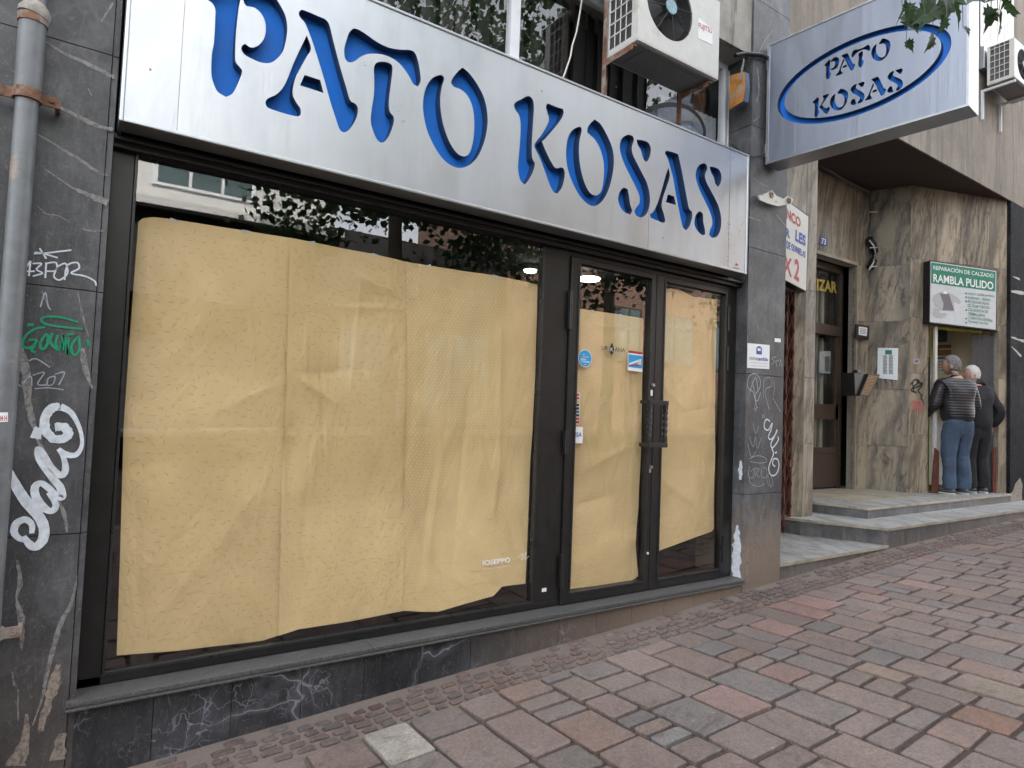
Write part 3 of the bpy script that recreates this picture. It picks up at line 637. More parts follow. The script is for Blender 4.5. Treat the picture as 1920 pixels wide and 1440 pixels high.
def handle(x, par):
    h = MB(); pts = []; vs = []; y = .02
    h.box(x-.016, x+.016, y-.02, .085, 1.59, 1.625); h.box(x-.016, x+.016, y-.02, .085, 1.315, 1.35)
    # twisted square bar
    n = 26; z_a, z_b = 1.35, 1.59
    for i in range(n+1):
        t_ = i/n; zc = z_a+(z_b-z_a)*t_; a = 0 if t_ < .12 or t_ > .88 else (t_-.12)/.76*pi*2.0
        for k in range(4): an = a+pi/4+k*pi/2; vs.append((x+.02*cos(an), y-.002+.02*sin(an), zc))
    h.add(vs, [(i*4+k, i*4+(k+1) % 4, (i+1)*4+(k+1) % 4, (i+1)*4+k) for i in range(n) for k in range(4)])
    return h.build('handle', 'black_plastic', par, bevel=.0015)
# pull handles: outer pair, carried by the leaves
h = MB()
for hx in (3.245, 3.40):
    n = 30; vs = []; y = .0
    for i in range(n+1):
        t_ = i/n; zc = 1.335+(1.605-1.335)*t_; a = 0 if t_ < .15 or t_ > .85 else (t_-.15)/.7*pi*2.2
        for k in range(4): an = a+pi/4+k*pi/2; vs.append((hx+.019*cos(an), y+.019*sin(an), zc))
    h.add(vs, [(i*4+k, i*4+(k+1) % 4, (i+1)*4+(k+1) % 4, (i+1)*4+k) for i in range(n) for k in range(4)])
for zc in (1.318, 1.61): h.box(3.23, 3.415, -.016, .016, zc-.016, zc+.016)
h.box(3.235, 3.262, .018, .085, 1.60, 1.625); h.box(3.235, 3.262, .018, .085, 1.303, 1.33)
h.build('handle', 'black_plastic', D1, bevel=.002)
l = MB(); l.box(3.335, 3.352, .079, .085, 1.66, 1.70); l.build('lock', 'label_white', D1)
l = MB(); l.tube([(3.345, .085, 1.735), (3.345, .062, 1.735)], .012, 10); l.tube([(3.345, .085, 1.16), (3.345, .062, 1.16)], .012, 10); l.box(3.335, 3.355, .075, .085, 1.12, 1.16); l.build('lock', 'aluminium_trim', D1)
l = MB(); l.tube([(3.35, .085, .56), (3.35, .078, .56)], .009, 10); l.build('keyhole_cover', 'label_white', D1)

# ---- shop interior (dark), with ceiling lamps
I = MB()
I.box(.0, 4.4, 3.9, 4.0, .2, 2.9); I.box(-.1, .0, .17, 4.0, .2, 2.9); I.box(4.4, 4.5, .5, 4.0, .2, 2.9); I.box(0, 4.4, .17, 3.9, 2.76, 2.9)
I.build('interior_wall', 'dark_interior', B)
I = MB(); I.box(0, 4.4, .165, 3.9, .2, .3); I.build('interior_floor', 'interior_floor', B)
for i, (lx, ly) in enumerate(((3.69, 1.2), (3.12, 1.3))):
    o = thing('ceiling_lamp', ('lit round ceiling lamp behind the left door glass' if i == 0 else 'small lit ceiling lamp seen at the window corner by the mullion'), 'lamp', (lx, ly, 2.70), 'ceiling lamps inside the shop')
    q = MB(); q.tube([(lx, ly, 2.72), (lx, ly, 2.76)], .105 if i == 0 else .06, 24); q.build('housing', 'white_metal', o)
    q = MB(); q.tube([(lx, ly, 2.705), (lx, ly, 2.7195)], .095 if i == 0 else .05, 24); q.build('diffuser', 'lamp_disc', o)

# ================================================================== PAPER SHEETS
def interp(tab, s):
    for (a, va), (b, vb) in zip(tab, tab[1:]):
        if s <= b: return va+(vb-va)*(s-a)/max(1e-6, b-a)
    return tab[-1][1]
def paper_sheet(left, right, top, bot, label, pattern, y=.14, seedv=0, amp=.012, folds=(), NX=84, NZ=150):
    """left/right: (z,x) tables; top/bot: (x,z) tables. All on the plane y"""
    rf = random.Random(seedv*13+5); folds = list(folds)
    xa = min(v for _, v in left); xb = max(v for _, v in right)
    ox, oz = (xa+xb)/2, min(v for _, v in bot); org = Vector((ox, y, oz)); m = MB(); vs = []
    z_t = max(v for _, v in top)
    for _ in range(12):
        fx, fz = rf.uniform(xa, xb), rf.uniform(oz, z_t); an = rf.gauss(pi/2+.12, .22) if rf.random() < .8 else rf.uniform(0, pi); ln = rf.uniform(.2, .8)
        folds.append((fx, fz, fx+cos(an)*ln, fz+sin(an)*ln, rf.choice([-1, 1])*rf.uniform(.003, .009), rf.uniform(.008, .025)))
    def pos(u, v):
        xt = left[-1][1]*(1-u)+right[-1][1]*u; x = xt
        for _ in range(2):
            zt = interp(top, x); zb = interp(bot, x); z = zb+(zt-zb)*v; x = interp(left, z)*(1-u)+interp(right, z)*u
        d = noise.noise(Vector((x*2.1+seedv, z*1.3, seedv)))*amp*1.5+noise.noise(Vector((x*5+z*2.2, z*3.2-x*2, 3+seedv)))*amp*.5
        d += abs(noise.noise(Vector((x*3.1-z*1.4, z*1.1+x*1.9, 9+seedv))))*amp*.9
        for (ax, az, bx_, bz, h_, wd) in folds:
            ab = Vector((bx_-ax, bz-az)); ap = Vector((x-ax, z-az)); tt = max(0, min(1, ap.dot(ab)/ab.length_squared)); dd = (ap-ab*tt).length
            e = sin(pi*min(1, max(0, (tt+.15)/1.3)))
            d += 1.25*h_*math.exp(-(dd/wd))*e
        return Vector((x, y+.012+min(max(-d*.85, -.016), .07), z))
    for j in range(NZ+1):
        for i in range(NX+1): vs.append(pos(i/NX, j/NZ))
    m.add(vs, [(j*(NX+1)+i, j*(NX+1)+i+1, (j+1)*(NX+1)+i+1, (j+1)*(NX+1)+i) for j in range(NZ) for i in range(NX)], 0, True)
    W = xb-xa; H = max(v for _, v in top)-oz
    rnd = random.Random(seedv*7+1)
    if pattern == 'dash':
        sx, sz = .052, .034; nx_, nz_ = int(W/sx), int(H/sz)
        for j in range(nz_):
            for i in range(nx_):
                if rnd.random() < .12: continue
                u = (i+.5+(.5 if j % 2 else 0)+(rnd.random()-.5)*.4)/nx_; v = (j+.5+(rnd.random()-.5)*.5)/nz_
                if not (.01 < u < .97 and .01 < v < .99): continue
                a = rnd.choice([.35, -.35, -.1, .1, 1.2, -.5]); p = pos(u, v)+Vector((0, -.0012, 0)); L_ = .011+rnd.random()*.008
                q = p+Vector((cos(a)*L_, 0, sin(a)*L_)); b2_ = a+rnd.choice([-1.5, -.8, .7, 1.4]); r_ = q+Vector((cos(b2_)*L_*.6, 0, sin(b2_)*L_*.6))
                for s1, s2 in ((p, q), (q, r_)):
                    dd = (s2-s1).normalized(); nn = Vector((-dd.z, 0, dd.x))*.0007; m.add([s1+nn, s2+nn, s2-nn, s1-nn], [(0, 1, 2, 3)], 1)
    else:
        st = .026; nx_, nz_ = int(W/st), int(H/st*1.5)
        for j in range(nz_):
            for i in range(nx_):
                u = (i+.25+(.5 if j % 2 else 0))/nx_; v = (j+.5)/nz_
                if not (.005 < u < .995): continue
                p = pos(u, v)+Vector((0, -.0012, 0)); k = .0034; m.add([p+Vector((k, 0, 0)), p+Vector((0, 0, k)), p-Vector((k, 0, 0)), p-Vector((0, 0, k))], [(0, 1, 2, 3)], 2)
    o = m.build('kraft_paper', ['kraft_paper', 'paper_dash', 'paper_dot'], None, org)
    for k in range(2):
        p = pos(.2+k*.45+rf.uniform(-.06, .06), .997); t_ = MB(); a = rf.uniform(-.5, .5); u_ = Vector((cos(a), 0, sin(a)))*.018; v_ = Vector((-sin(a), 0, cos(a)))*.008
        p = p+Vector((0, -.002, 0)); t_.prism([p-u_-v_, p+u_-v_, p+u_+v_, p-u_+v_], (0, .0006, 0)); t_.build('tape', 'tape', o)
    tag(o, label, 'paper sheet', 'brown paper sheets taped inside the shop glass'); return o
def xz(px, py, y=.14): p = PY(px, py, y); return p.x, p.z
def tabT(pts, y=.14): return [xz(a, b, y) for a, b in pts]
def tabS(pts, y=.14): return sorted([xz(a, b, y)[::-1] for a, b in pts])
seam1 = [(546, 447), (541, 700), (530, 950), (526, 1190)]; seam2 = [(765, 489), (768, 700), (764, 900), (757, 1146)]; seam3 = [(1009, 533), (1000, 800), (990, 1010), (985, 1092)]
topT = tabT([(252, 432), (256, 418), (268, 408), (290, 405), (345, 413), (546, 446), (700, 475), (765, 491), (900, 512), (1009, 533)])
botT = tabT([(219, 1231), (330, 1222), (495, 1203), (560, 1180), (640, 1168), (757, 1146), (790, 1148), (822, 1147), (870, 1132), (924, 1117), (940, 1100), (988, 1094)])
edgeL = [(258, 440), (243, 640), (232, 800), (225, 1050), (219, 1231)]
fA = lambda a, b, h_, w_: (*xz(*a), *xz(*b), h_, w_)
paper_sheet(tabS(edgeL), tabS(seam1), topT, botT, 'long brown paper sheet at the left of the big window, dashed print', 'dash', .140, 1, .011,
    [fA((300, 1150), (500, 900), .014, .09), fA((330, 480), (400, 560), .01, .06), fA((430, 760), (520, 720), .012, .05)])
paper_sheet(tabS([(a-3, b) for a, b in seam1]), tabS(seam2), topT, botT, 'creased brown paper sheet in the middle of the big window, between two seams', 'dash', .137, 2, .014,
    [fA((545, 700), (640, 760), .013, .03), fA((540, 705), (700, 690), -.01, .05), fA((535, 720), (530, 1000), .016, .02), fA((600, 800), (560, 950), .015, .08), fA((525, 1000), (500, 1100), .02, .04), fA((640, 500), (760, 560), .014, .05)])
paper_sheet(tabS([(a-4, b) for a, b in seam2]), tabS(seam3), topT, botT, 'dotted brown paper sheet by the black mullion, folded at its lower corner', 'dot', .134, 3, .015,
    [fA((938, 620), (935, 850), .02, .022), fA((935, 850), (925, 960), .03, .03), fA((930, 900), (975, 1050), -.015, .04), fA((850, 640), (800, 1100), .012, .03), fA((880, 720), (850, 1060), -.012, .03), fA((765, 500), (820, 640), .014, .05), fA((790, 760), (860, 800), .015, .06)])
paper_sheet(tabS([(1083, 577), (1062, 1105)], .135), tabS([(1208, 597), (1206, 760), (1199, 950), (1192, 1015), (1199, 1080)], .135), tabT([(1079, 577), (1210, 597)], .135), tabT([(1061, 1106), (1150, 1094), (1185, 1090), (1200, 1080)], .135),
    'dotted brown paper on the left door leaf', 'dot', .135, 4, .011, [fA((1070, 609), (1208, 616), .01, .006), fA((1080, 1060), (1190, 1010), .025, .05), fA((1100, 880), (1190, 830), .015, .05), fA((1080, 950), (1150, 930), -.012, .05)], 60, 130)
paper_sheet(tabS([(1243, 535), (1227, 1038)], .135), tabS([(1346, 550), (1341, 980)], .135), tabT([(1242, 541), (1275, 541), (1300, 556), (1348, 562)], .135), tabT([(1227, 1037), (1250, 1028), (1337, 997), (1342, 990)], .135),
    'dotted brown paper on the right door leaf, cut slanting at the bottom', 'dot', .135, 5, .009, [fA((1243, 612), (1346, 622), .01, .006), fA((1240, 900), (1320, 960), .012, .06)], 50, 120)

# ================================================================== SIGN ABOVE THE SHOP
def z4(P): return [(380+a/3.2, b/3.2) for a, b in P]
def z5(P): return [(920+a/3., b/3.) for a, b in P]
SHAPES = [
 ('PATO', z4([(10, -30), (40, -52), (100, -75), (170, -108), (212, -102), (232, -60), (226, 0), (215, 60), (200, 200), (195, 330), (200, 375), (225, 405), (237, 432), (212, 500), (180, 560), (140, 582), (90, 550), (65, 500), (52, 440), (55, 330), (68, 250), (75, 110), (76, 60), (58, 20), (20, -8)])),
 ('PATO', z4([(245, -10), (265, -42), (320, -62), (380, -47), (430, -17), (465, 30), (498, 100), (508, 170), (500, 240), (480, 310), (440, 358), (400, 378), (350, 375), (300, 355), (255, 330), (233, 300), (236, 275), (255, 263), (290, 285), (330, 275), (363, 240), (378, 190), (374, 130), (350, 80), (310, 46), (265, 36), (248, 15)])),
 ('PATO', z4([(577, 78), (590, 60), (615, 64), (700, 100), (738, 118), (760, 150), (780, 230), (803, 320), (830, 420), (860, 520), (884, 600), (915, 622), (931, 650), (925, 700), (900, 750), (870, 785), (845, 793), (820, 772), (795, 700), (763, 600), (730, 480), (700, 380), (665, 270), (640, 200), (612, 135), (585, 105)])),
 ('PATO', z4([(625, 212), (650, 290), (625, 340), (590, 402), (560, 460), (543, 520), (541, 570), (560, 612), (586, 652), (587, 688), (565, 698), (510, 686), (440, 665), (390, 645), (377, 617), (392, 590), (440, 568), (480, 528), (512, 465), (545, 380), (582, 300)])),
 ('PATO', z4([(612, 450), (705, 480), (725, 558), (583, 512)])),
 ('PATO', z4([(905, 172), (935, 178), (980, 205), (1040, 248), (1110, 283), (1180, 297), (1245, 300), (1275, 320), (1293, 370), (1304, 430), (1308, 485), (1292, 518), (1265, 505), (1240, 460), (1200, 402), (1150, 357), (1080, 327), (1000, 323), (950, 340), (912, 367), (880, 374), (855, 352), (849, 300), (860, 250), (880, 195)])),
 ('PATO', z4([(1045, 376), (1085, 370), (1125, 382), (1139, 410), (1130, 500), (1118, 600), (1122, 668), (1145, 700), (1145, 740), (1125, 800), (1097, 845), (1070, 857), (1045, 835), (1020, 780), (1008, 720), (1015, 650), (1028, 560), (1029, 470), (1028, 405)])),
 ('PATO', z4([(1420, 450), (1443, 455), (1448, 478), (1433, 530), (1425, 600), (1432, 690), (1450, 770), (1480, 850), (1518, 910), (1560, 938), (1595, 925), (1615, 880), (1628, 800), (1628, 700), (1612, 620), (1582, 565), (1545, 535), (1507, 520), (1490, 496), (1500, 470), (1530, 430), (1560, 405), (1600, 440), (1650, 510), (1690, 592), (1708, 680), (1708, 760), (1690, 850), (1650, 940), (1600, 990), (1545, 1008), (1490, 992), (1430, 940), (1375, 850), (1340, 760), (1323, 660), (1326, 580), (1345, 515), (1380, 468)])),
 ('KOSAS', z5([(132, 590), (145, 572), (170, 560), (210, 540), (235, 558), (243, 600), (238, 700), (232, 800), (233, 885), (248, 920), (238, 965), (215, 1010), (193, 1038), (168, 1015), (155, 960), (156, 900), (165, 800), (168, 700), (160, 650), (140, 620)])),
 ('KOSAS', z5([(312, 600), (322, 583), (345, 592), (378, 605), (405, 612), (410, 635), (395, 672), (350, 730), (303, 783), (288, 795), (310, 850), (340, 910), (365, 945), (400, 942), (415, 960), (415, 1000), (400, 1055), (375, 1089), (350, 1075), (325, 1020), (300, 950), (273, 880), (248, 830), (252, 803), (285, 760), (318, 702), (328, 668), (318, 630)])),
 ('KOSAS', z5([(485, 716), (508, 715), (512, 740), (500, 790), (497, 860), (505, 940), (525, 1020), (555, 1080), (590, 1100), (620, 1078), (634, 1020), (637, 930), (620, 850), (590, 790), (562, 762), (543, 745), (546, 718), (565, 690), (585, 672), (620, 700), (655, 762), (684, 832), (693, 905), (685, 985), (662, 1070), (628, 1130), (590, 1157), (550, 1150), (500, 1100), (457, 1020), (431, 940), (424, 860), (431, 790), (452, 742)])),
 ('KOSAS', z5([(770, 758), (798, 764), (806, 785), (794, 828), (800, 870), (825, 922), (855, 980), (880, 1032), (894, 1090), (895, 1148), (880, 1198), (852, 1222), (822, 1215), (808, 1190), (820, 1165), (837, 1140), (836, 1100), (815, 1050), (785, 990), (755, 930), (733, 870), (726, 820), (738, 780)])),
 ('KOSAS', z5([(820, 786), (850, 788), (883, 800), (900, 830), (898, 868), (885, 903), (870, 910), (855, 885), (845, 845), (828, 815)])),
 ('KOSAS', z5([(750, 1056), (770, 1064), (778, 1100), (785, 1150), (795, 1185), (785, 1207), (755, 1195), (730, 1165), (717, 1125), (722, 1090), (735, 1066)])),
 ('KOSAS', z5([(980, 862), (990, 848), (1030, 858), (1055, 868), (1062, 900), (1075, 960), (1090, 1040), (1105, 1120), (1116, 1172), (1133, 1195), (1132, 1230), (1118, 1272), (1100, 1296), (1080, 1275), (1065, 1210), (1045, 1110), (1027, 1005), (1010, 940), (995, 890)])),
 ('KOSAS', z5([(1000, 945), (1008, 990), (990, 1050), (970, 1110), (962, 1160), (973, 1200), (983, 1240), (972, 1253), (935, 1240), (900, 1225), (896, 1205), (915, 1190), (940, 1140), (963, 1065), (985, 985)])),
 ('KOSAS', z5([(997, 1093), (1032, 1105), (1043, 1153), (985, 1138)])),
 ('KOSAS', z5([(1195, 918), (1214, 926), (1218, 950), (1205, 985), (1214, 1025), (1240, 1075), (1265, 1122), (1285, 1170), (1297, 1230), (1293, 1290), (1275, 1328), (1247, 1337), (1228, 1320), (1235, 1290), (1247, 1260), (1240, 1210), (1215, 1150), (1185, 1090), (1161, 1030), (1153, 980), (1167, 937)])),
 ('KOSAS', z5([(1232, 938), (1255, 940), (1285, 955), (1298, 990), (1293, 1030), (1280, 1052), (1265, 1035), (1255, 1000), (1240, 970)])),
 ('KOSAS', z5([(1180, 1190), (1194, 1207), (1196, 1250), (1205, 1290), (1207, 1318), (1190, 1322), (1165, 1300), (1147, 1265), (1150, 1222), (1165, 1195)])),
]
SY = -.10; DEP = .055
sx0, sx1, sz0, sz1 = .089, 4.118, 2.630, 3.52
S = thing('shop_sign', 'long brushed metal shop sign reading PATO KOSAS in cut-out blue letters over the papered window', 'sign', (2.1, 0, 2.63))
LET = []
for wd, P in SHAPES:
    q = [PY(a, b, SY) for a, b in P]; q = catmull([(v.x, v.z) for v in q], 4, 62); LET.append((wd, q))
ox, oz = (sx0+sx1)/2, (sz0+sz1)/2
vs, fs = cut_panel([[(sx0, sz0), (sx1, sz0), (sx1, sz1), (sx0, sz1)]]+[[(p.x, p.y) for p in q] for _, q in LET], DEP)
m = MB(); V_ = [Vector((v.x, SY+DEP/2-v.z, v.y)) for v in vs]
m.add(V_, [f for f, nz in fs if nz > .5], 0); 
m.add(V_, [f for f, nz in fs if nz <= .5], 1)
pan = m.build('panel', ['brushed_aluminium', 'letter_return'], S)
bx('backing', 'blue_panel', S, sx0+.01, sx1-.01, SY+DEP+.001, SY+DEP+.006, sz0+.01, sz1-.01)
m = MB(); e = .016
m.box(sx0-e, sx0, SY-.006, .12, sz0-e, sz1+e); m.box(sx1, sx1+e, SY-.006, .12, sz0-e, sz1+e); m.box(sx0, sx1, SY-.006, .12, sz1, sz1+e); m.box(sx0, sx1, SY-.006, .02, sz0-e, sz0)
m.build('trim', 'aluminium_trim', S, bevel=.004)
m = MB()
for px, py in ((332, 238), (1365, 500)): x_ = PY(px, py, SY).x; m = MB(); m.box(x_-.001, x_+.001, SY-.0012, SY, sz0+.001, sz1-.001); m.build('seam', 'ink_grey', S)
x_ = PY(1215, 460, SY).x; m = MB(); m.box(x_-.001, x_+.001, SY-.0012, SY, sz0+.001, sz0+.26)
m.build('seam', 'ink_grey', S)
m = MB()
for px, py in ((1243, 446), (1155, 163), (1016, 171), (282, 130)): p = PY(px, py, SY); m = MB(); m.tube([(p.x, SY-.003, p.z), (p.x, SY, p.z)], .004, 8); m.build('screw', 'ink_grey', S)
m = MB(); put_text(m, 'rotulos', [PY(1375, 504, SY-.002), PY(1387, 505, SY-.002), PY(1387, 501, SY-.002), PY(1375, 499, SY-.002)]); m.prism([PY(1378, 498, SY-.002), PY(1385, 498, SY-.002), PY(1381, 493, SY-.002)], (0, .001, 0)); m.build('maker_mark', 'ink_red', S)
bx('backbox', 'dark_interior', S, sx0+.002, sx1-.002, SY+DEP+.008, .12, sz0+.002, sz1-.002)

# ================================================================== WINDOWS ABOVE THE SIGN
WY = .22
U_ = MB(); xw = [PY(965, 60, WY).x, PY(1362, 200, WY).x]
U_.box(-.2, 4.28, WY, WY+.06, 3.44, 3.50); U_.box(-.2, 4.28, WY, WY+.06, 4.38, 4.43)
for x_, hw in ((xw[0], .035), (.9, .03), (xw[1]-.02, .022), (4.27, .02)): U_.box(x_-hw, x_+hw, WY-.01, WY+.05, 3.50, 4.38)
UW = U_.build('upper_window', 'window_white', B, bevel=.003); UW['label'] = 'dark glazed windows above the shop sign with pale frames'
m = MB(); m.add([(-.2, WY+.02, 3.5), (4.27, WY+.02, 3.5), (4.27, WY+.02, 4.38), (-.2, WY+.02, 4.38)], [(0, 1, 2, 3)]); m.build('glass', 'window_glass', UW)
m = MB(); x_ = -.2; rr = random.Random(4)
while x_ < 4.25:
    w_ = .10+rr.random()*.05; yy = WY+.12+rr.random()*.05; m.prism([(x_, yy, 3.45), (x_+w_*.86, yy+.03, 3.45), (x_+w_*.86, yy+.03, 4.4), (x_, yy, 4.4)], (0, .004, 0)); x_ += w_
m.build('blind', 'dark_slats', UW)
bx('room_back', 'dark_interior', UW, -.3, 4.28, .56, .59, 3.3, 4.43)
m = MB()   # pale curtain and a dark arc at the right end of the window
p0 = PY(1235, 215, WY+.09); p1 = PY(1335, 260, WY+.09); rr = random.Random(9); x_ = p0.x
while x_ < p1.x: m.prism([(x_, WY+.095, 3.45), (x_+.045, WY+.08, 3.45), (x_+.045, WY+.08, 4.0), (x_, WY+.095, 4.0)], (0, .003, 0)); x_ += .048+rr.random()*.02
m.build('curtain', 'grey_shirt', UW)
m = MB(); A = [PY(a, b, WY+.016) for a, b in ((1208, 212), (1230, 200), (1260, 196), (1290, 202), (1312, 222), (1321, 245), (1318, 262))]
m.ribbon(A, .035, (0, -1, 0)); m.build('dark_arc', 'ink_black', UW)
# hanging white cable
cb = MB(); cb.tube([PY(a, b, .17) for a, b in ((1094, -25), (1088, 20), (1081, 60), (1073, 85), (1070, 105), (1060, 135), (1055, 148))], .006, 8)
tag(cb.build('cable', 'sign_cream'), 'thin pale cable hanging before the dark upper window left of the big air conditioner', 'cable')

# ================================================================== AIR CONDITIONERS
def ac_unit(x0, x1, y0, y1, z_0, z_1, fan_c, fan_r, label):
    A = thing('air_conditioner', label, 'air conditioner', ((x0+x1)/2, (y0+y1)/2, z_0), 'outdoor air conditioning units on the building')
    m = MB(); t_ = .012
    m.box(x0, x1, y1-t_, y1, z_0, z_1); m.box(x0, x1, y0, y1-t_, z_1-t_, z_1); m.box(x0, x1, y0, y1-t_, z_0, z_0+t_); m.box(x1-t_, x1, y0, y1-t_, z_0+t_, z_1-t_)
    # front with a round opening
    n = 40; cx, cz = fan_c; vs, fs = cut_panel([[(x0, z_0+t_), (x1-t_, z_0+t_), (x1-t_, z_1-t_), (x0, z_1-t_)], [(cx+fan_r*cos(2*pi*k/n), cz+fan_r*sin(2*pi*k/n)) for k in range(n)]], t_)
    m.add([Vector((v.x, y0+t_/2-v.z, v.y)) for v in vs], [f for f, _ in fs])
    # left side: frame with a grid
    s1, s2, z1_, z2_ = y0+t_, y1-t_, z_0+t_, z_1-t_
    for a, b in ((s1, s1+.045), (s2-.02, s2)): m.box(x0, x0+t_, a, b, z1_, z2_)
    m.box(x0, x0+t_, s1+.045, s2-.02, z1_, z1_+.035)
    for k in range(1, 4): yk = s1+.045+(s2-.02-s1-.045)*k/4; m.box(x0, x0+.006, yk-.004, yk+.004, z1_+.035, z2_)
    zk = z1_+.035+.085
    while zk < z2_: m.box(x0-.001, x0+.005, s1+.045, s2-.02, zk-.005, zk+.005); zk += .085
    m.build('casing', 'white_metal', A, bevel=.004)
    m = MB(); yk = s1+.03
    m.box(x0+.03, x0+.035, s1+.03, s2-.005, z1_, z2_)
    while yk < s2: m.box(x0+.022, x0+.03, yk, yk+.003, z1_, z2_); yk += .011
    m.build('coil', 'fin_grey', A)
    m = MB(); m.tube([(cx, y0+.09, cz), (cx, y0+.10, cz)], fan_r*.99, 40); m.add([Vector((cx+fan_r*cos(2*pi*k/n), yy, cz+fan_r*sin(2*pi*k/n))) for yy in (y0+t_, y0+.09) for k in range(n)], [(k, (k+1) % n, n+(k+1) % n, n+k) for k in range(n)])
    m.build('fan_well', 'black_plastic', A)
    for k in range(3):
        m = MB(); a = k*2*pi/3+.4; P = []
        for j in range(7):
            an = a+j*.2; P.append((cx+fan_r*.16*cos(an), y0+.055-.02*j/6, cz+fan_r*.16*sin(an))); 
        for j in range(6, -1, -1):
            an = a+j*.2+.15; P.append((cx+fan_r*.9*cos(an), y0+.075-.04*j/6, cz+fan_r*.9*sin(an)))
        m.add(P, [tuple(range(len(P)))]); m.add([Vector(p)+Vector((0, .004, 0)) for p in P], [tuple(range(len(P)))[::-1]]); m.build('fan_blade', 'fan_dark', A)
    m = MB()
    for k in range(15):
        r_ = fan_r*(.24+.74*k/14); P = [(cx+r_*cos(2*pi*j/36), y0-.006*(1-(k/14)**2), cz+r_*sin(2*pi*j/36)) for j in range(37)]; m.tube(P, .0016, 4, 0, False)
    for k in range(8): an = 2*pi*k/8+.2; m.tube([(cx+fan_r*.2*cos(an), y0-.008, cz+fan_r*.2*sin(an)), (cx+fan_r*cos(an), y0-.001, cz+fan_r*sin(an))], .0028, 5)
    m.build('fan_grille', 'fan_dark', A)
    m = MB(); m.tube([(cx, y0-.014, cz), (cx, y0-.004, cz)], fan_r*.23, 24); m.build('hub', 'hub_blue', A)
    m = MB(); m.box(x0+.02, x1-.02, y0+.02, y1-.02, z_0-.012, z_0-.001); m.box(x0+.1, x1-.15, y0+.05, y1-.05, z_0-.018, z_0-.0125); m.build('base_tray', 'fin_grey', A, bevel=.006)
    return A
ay0, ay1 = -.25, .045
aP = PY(1195, 74, ay0); aQ = PY(1347, 150, ay0); fc = PY(1257, 14, ay0); fb = PY(1257, 93, ay0)
A1 = ac_unit(aP.x, aQ.x, ay0, ay1, aP.z, aP.z+.56, (fc.x, fc.z+.0), .215, 'dirty white air conditioner with round fan hung over the shop sign')
m = MB(); q = [PY(a, b, ay0-.002) for a, b in ((1309, 72), (1336, 84), (1336, 55), (1309, 32))]; m.prism(q, (0, .0015, 0)); m.build('name_plate', 'white_plastic', A1)
m = MB(); put_text(m, 'FUJITSU', [PY(a, b, ay0-.003) for a, b in ((1310, 55), (1335, 66), (1335, 53), (1310, 42))], 0, .01); put_text(m, '8', [PY(a, b, ay0-.003) for a, b in ((1319, 45), (1324, 47), (1324, 41), (1319, 39))]) if False else None
m.build('lettering', 'ink_red', A1)
def bracket(x, y0, y1, zt, drop, lab):
    b = thing('wall_bracket', lab, 'bracket', (x, y1, zt), 'rusty brackets under the big air conditioner')
    m = MB(); m.box(x-.018, x+.018, y0, y1-.03, zt-.03, zt-.019); m.box(x-.018, x-.014, y0, y1-.03, zt-.055, zt-.03); m.build('arm', 'rust', b)
    m = MB(); m.box(x-.018, x+.018, y1-.03, y1-.02, zt-drop, zt+.5 if lab.startswith('left') else zt+.02); m.box(x-.022, x-.018, y1-.055, y1-.02, zt-drop, zt+.5 if lab.startswith('left') else zt+.02); m.build('upright', 'rust', b)
    m = MB(); m.box(x-.03, x+.05, y1-.02, y1+.1, zt-drop-.02, zt-drop+.02); m.build('foot', 'rust', b)
bracket(aP.x+.0, ay0+.02, .07, aP.z-.001, .33, 'left rusty angle bracket carrying the air conditioner over the sign')
bracket(aQ.x-.06, ay0+.02, .07, aP.z-.001, .30, 'right rusty angle bracket carrying the air conditioner over the sign')

# ================================================================== BLADE SIGN
b0 = Vector((4.447, -.05, 0)); b1 = Vector((4.577, -1.38, 0)); bd = (b1-b0).normalized(); bn = Vector((-abs(bd.y), -bd.x, 0)).normalized(); bn = Vector((bd.y, -bd.x, 0)); 
if bn.x > 0: bn = -bn
bzt, bzb = 4.53, 3.575; BL = (b1-b0).length; BT = .19
bp = Vector((b0.x, b0.y, 0))
def bpt(s, z, d=0): return Vector((bp.x, bp.y, z))+bd*s-bn*d
def bxy(px, py): p = PP(px, py, bp, bn); return (p-Vector((bp.x, bp.y, 0))).dot(bd), p.z
S2 = thing('blade_sign', 'projecting two-sided metal sign with PATO KOSAS inside a blue oval, fixed to the right pilaster', 'sign', (b0.x, b0.y, bzb))
def z6(P): return [(1340+a/3.31, b/3.31) for a, b in P]
Lx = bxy(*z6([(390, 620)])[0])[0]; Rx = bxy(*z6([(1470, 230)])[0])[0]; Tz = bxy(*z6([(1230, 92)])[0])[1]; Bz = bxy(*z6([(600, 805)])[0])[1]
cx_, rx = (Lx+Rx)/2, (Rx-Lx)/2; cz_, rz = (Tz+Bz)/2, (Tz-Bz)/2
def ell(a, b, n=72): return [(cx_+a*cos(2*pi*k/n), cz_+b*sin(2*pi*k/n)) for k in range(n)]
loops = [[(0, bzb), (BL, bzb), (BL, bzt), (0, bzt)], ell(rx, rz), ell(rx-.058, rz-.042)]
quads = {'PATO': [(690, 495), (1060, 375), (1122, 222), (668, 372)], 'KOSAS': [(615, 728), (1150, 572), (1188, 420), (600, 605)]}
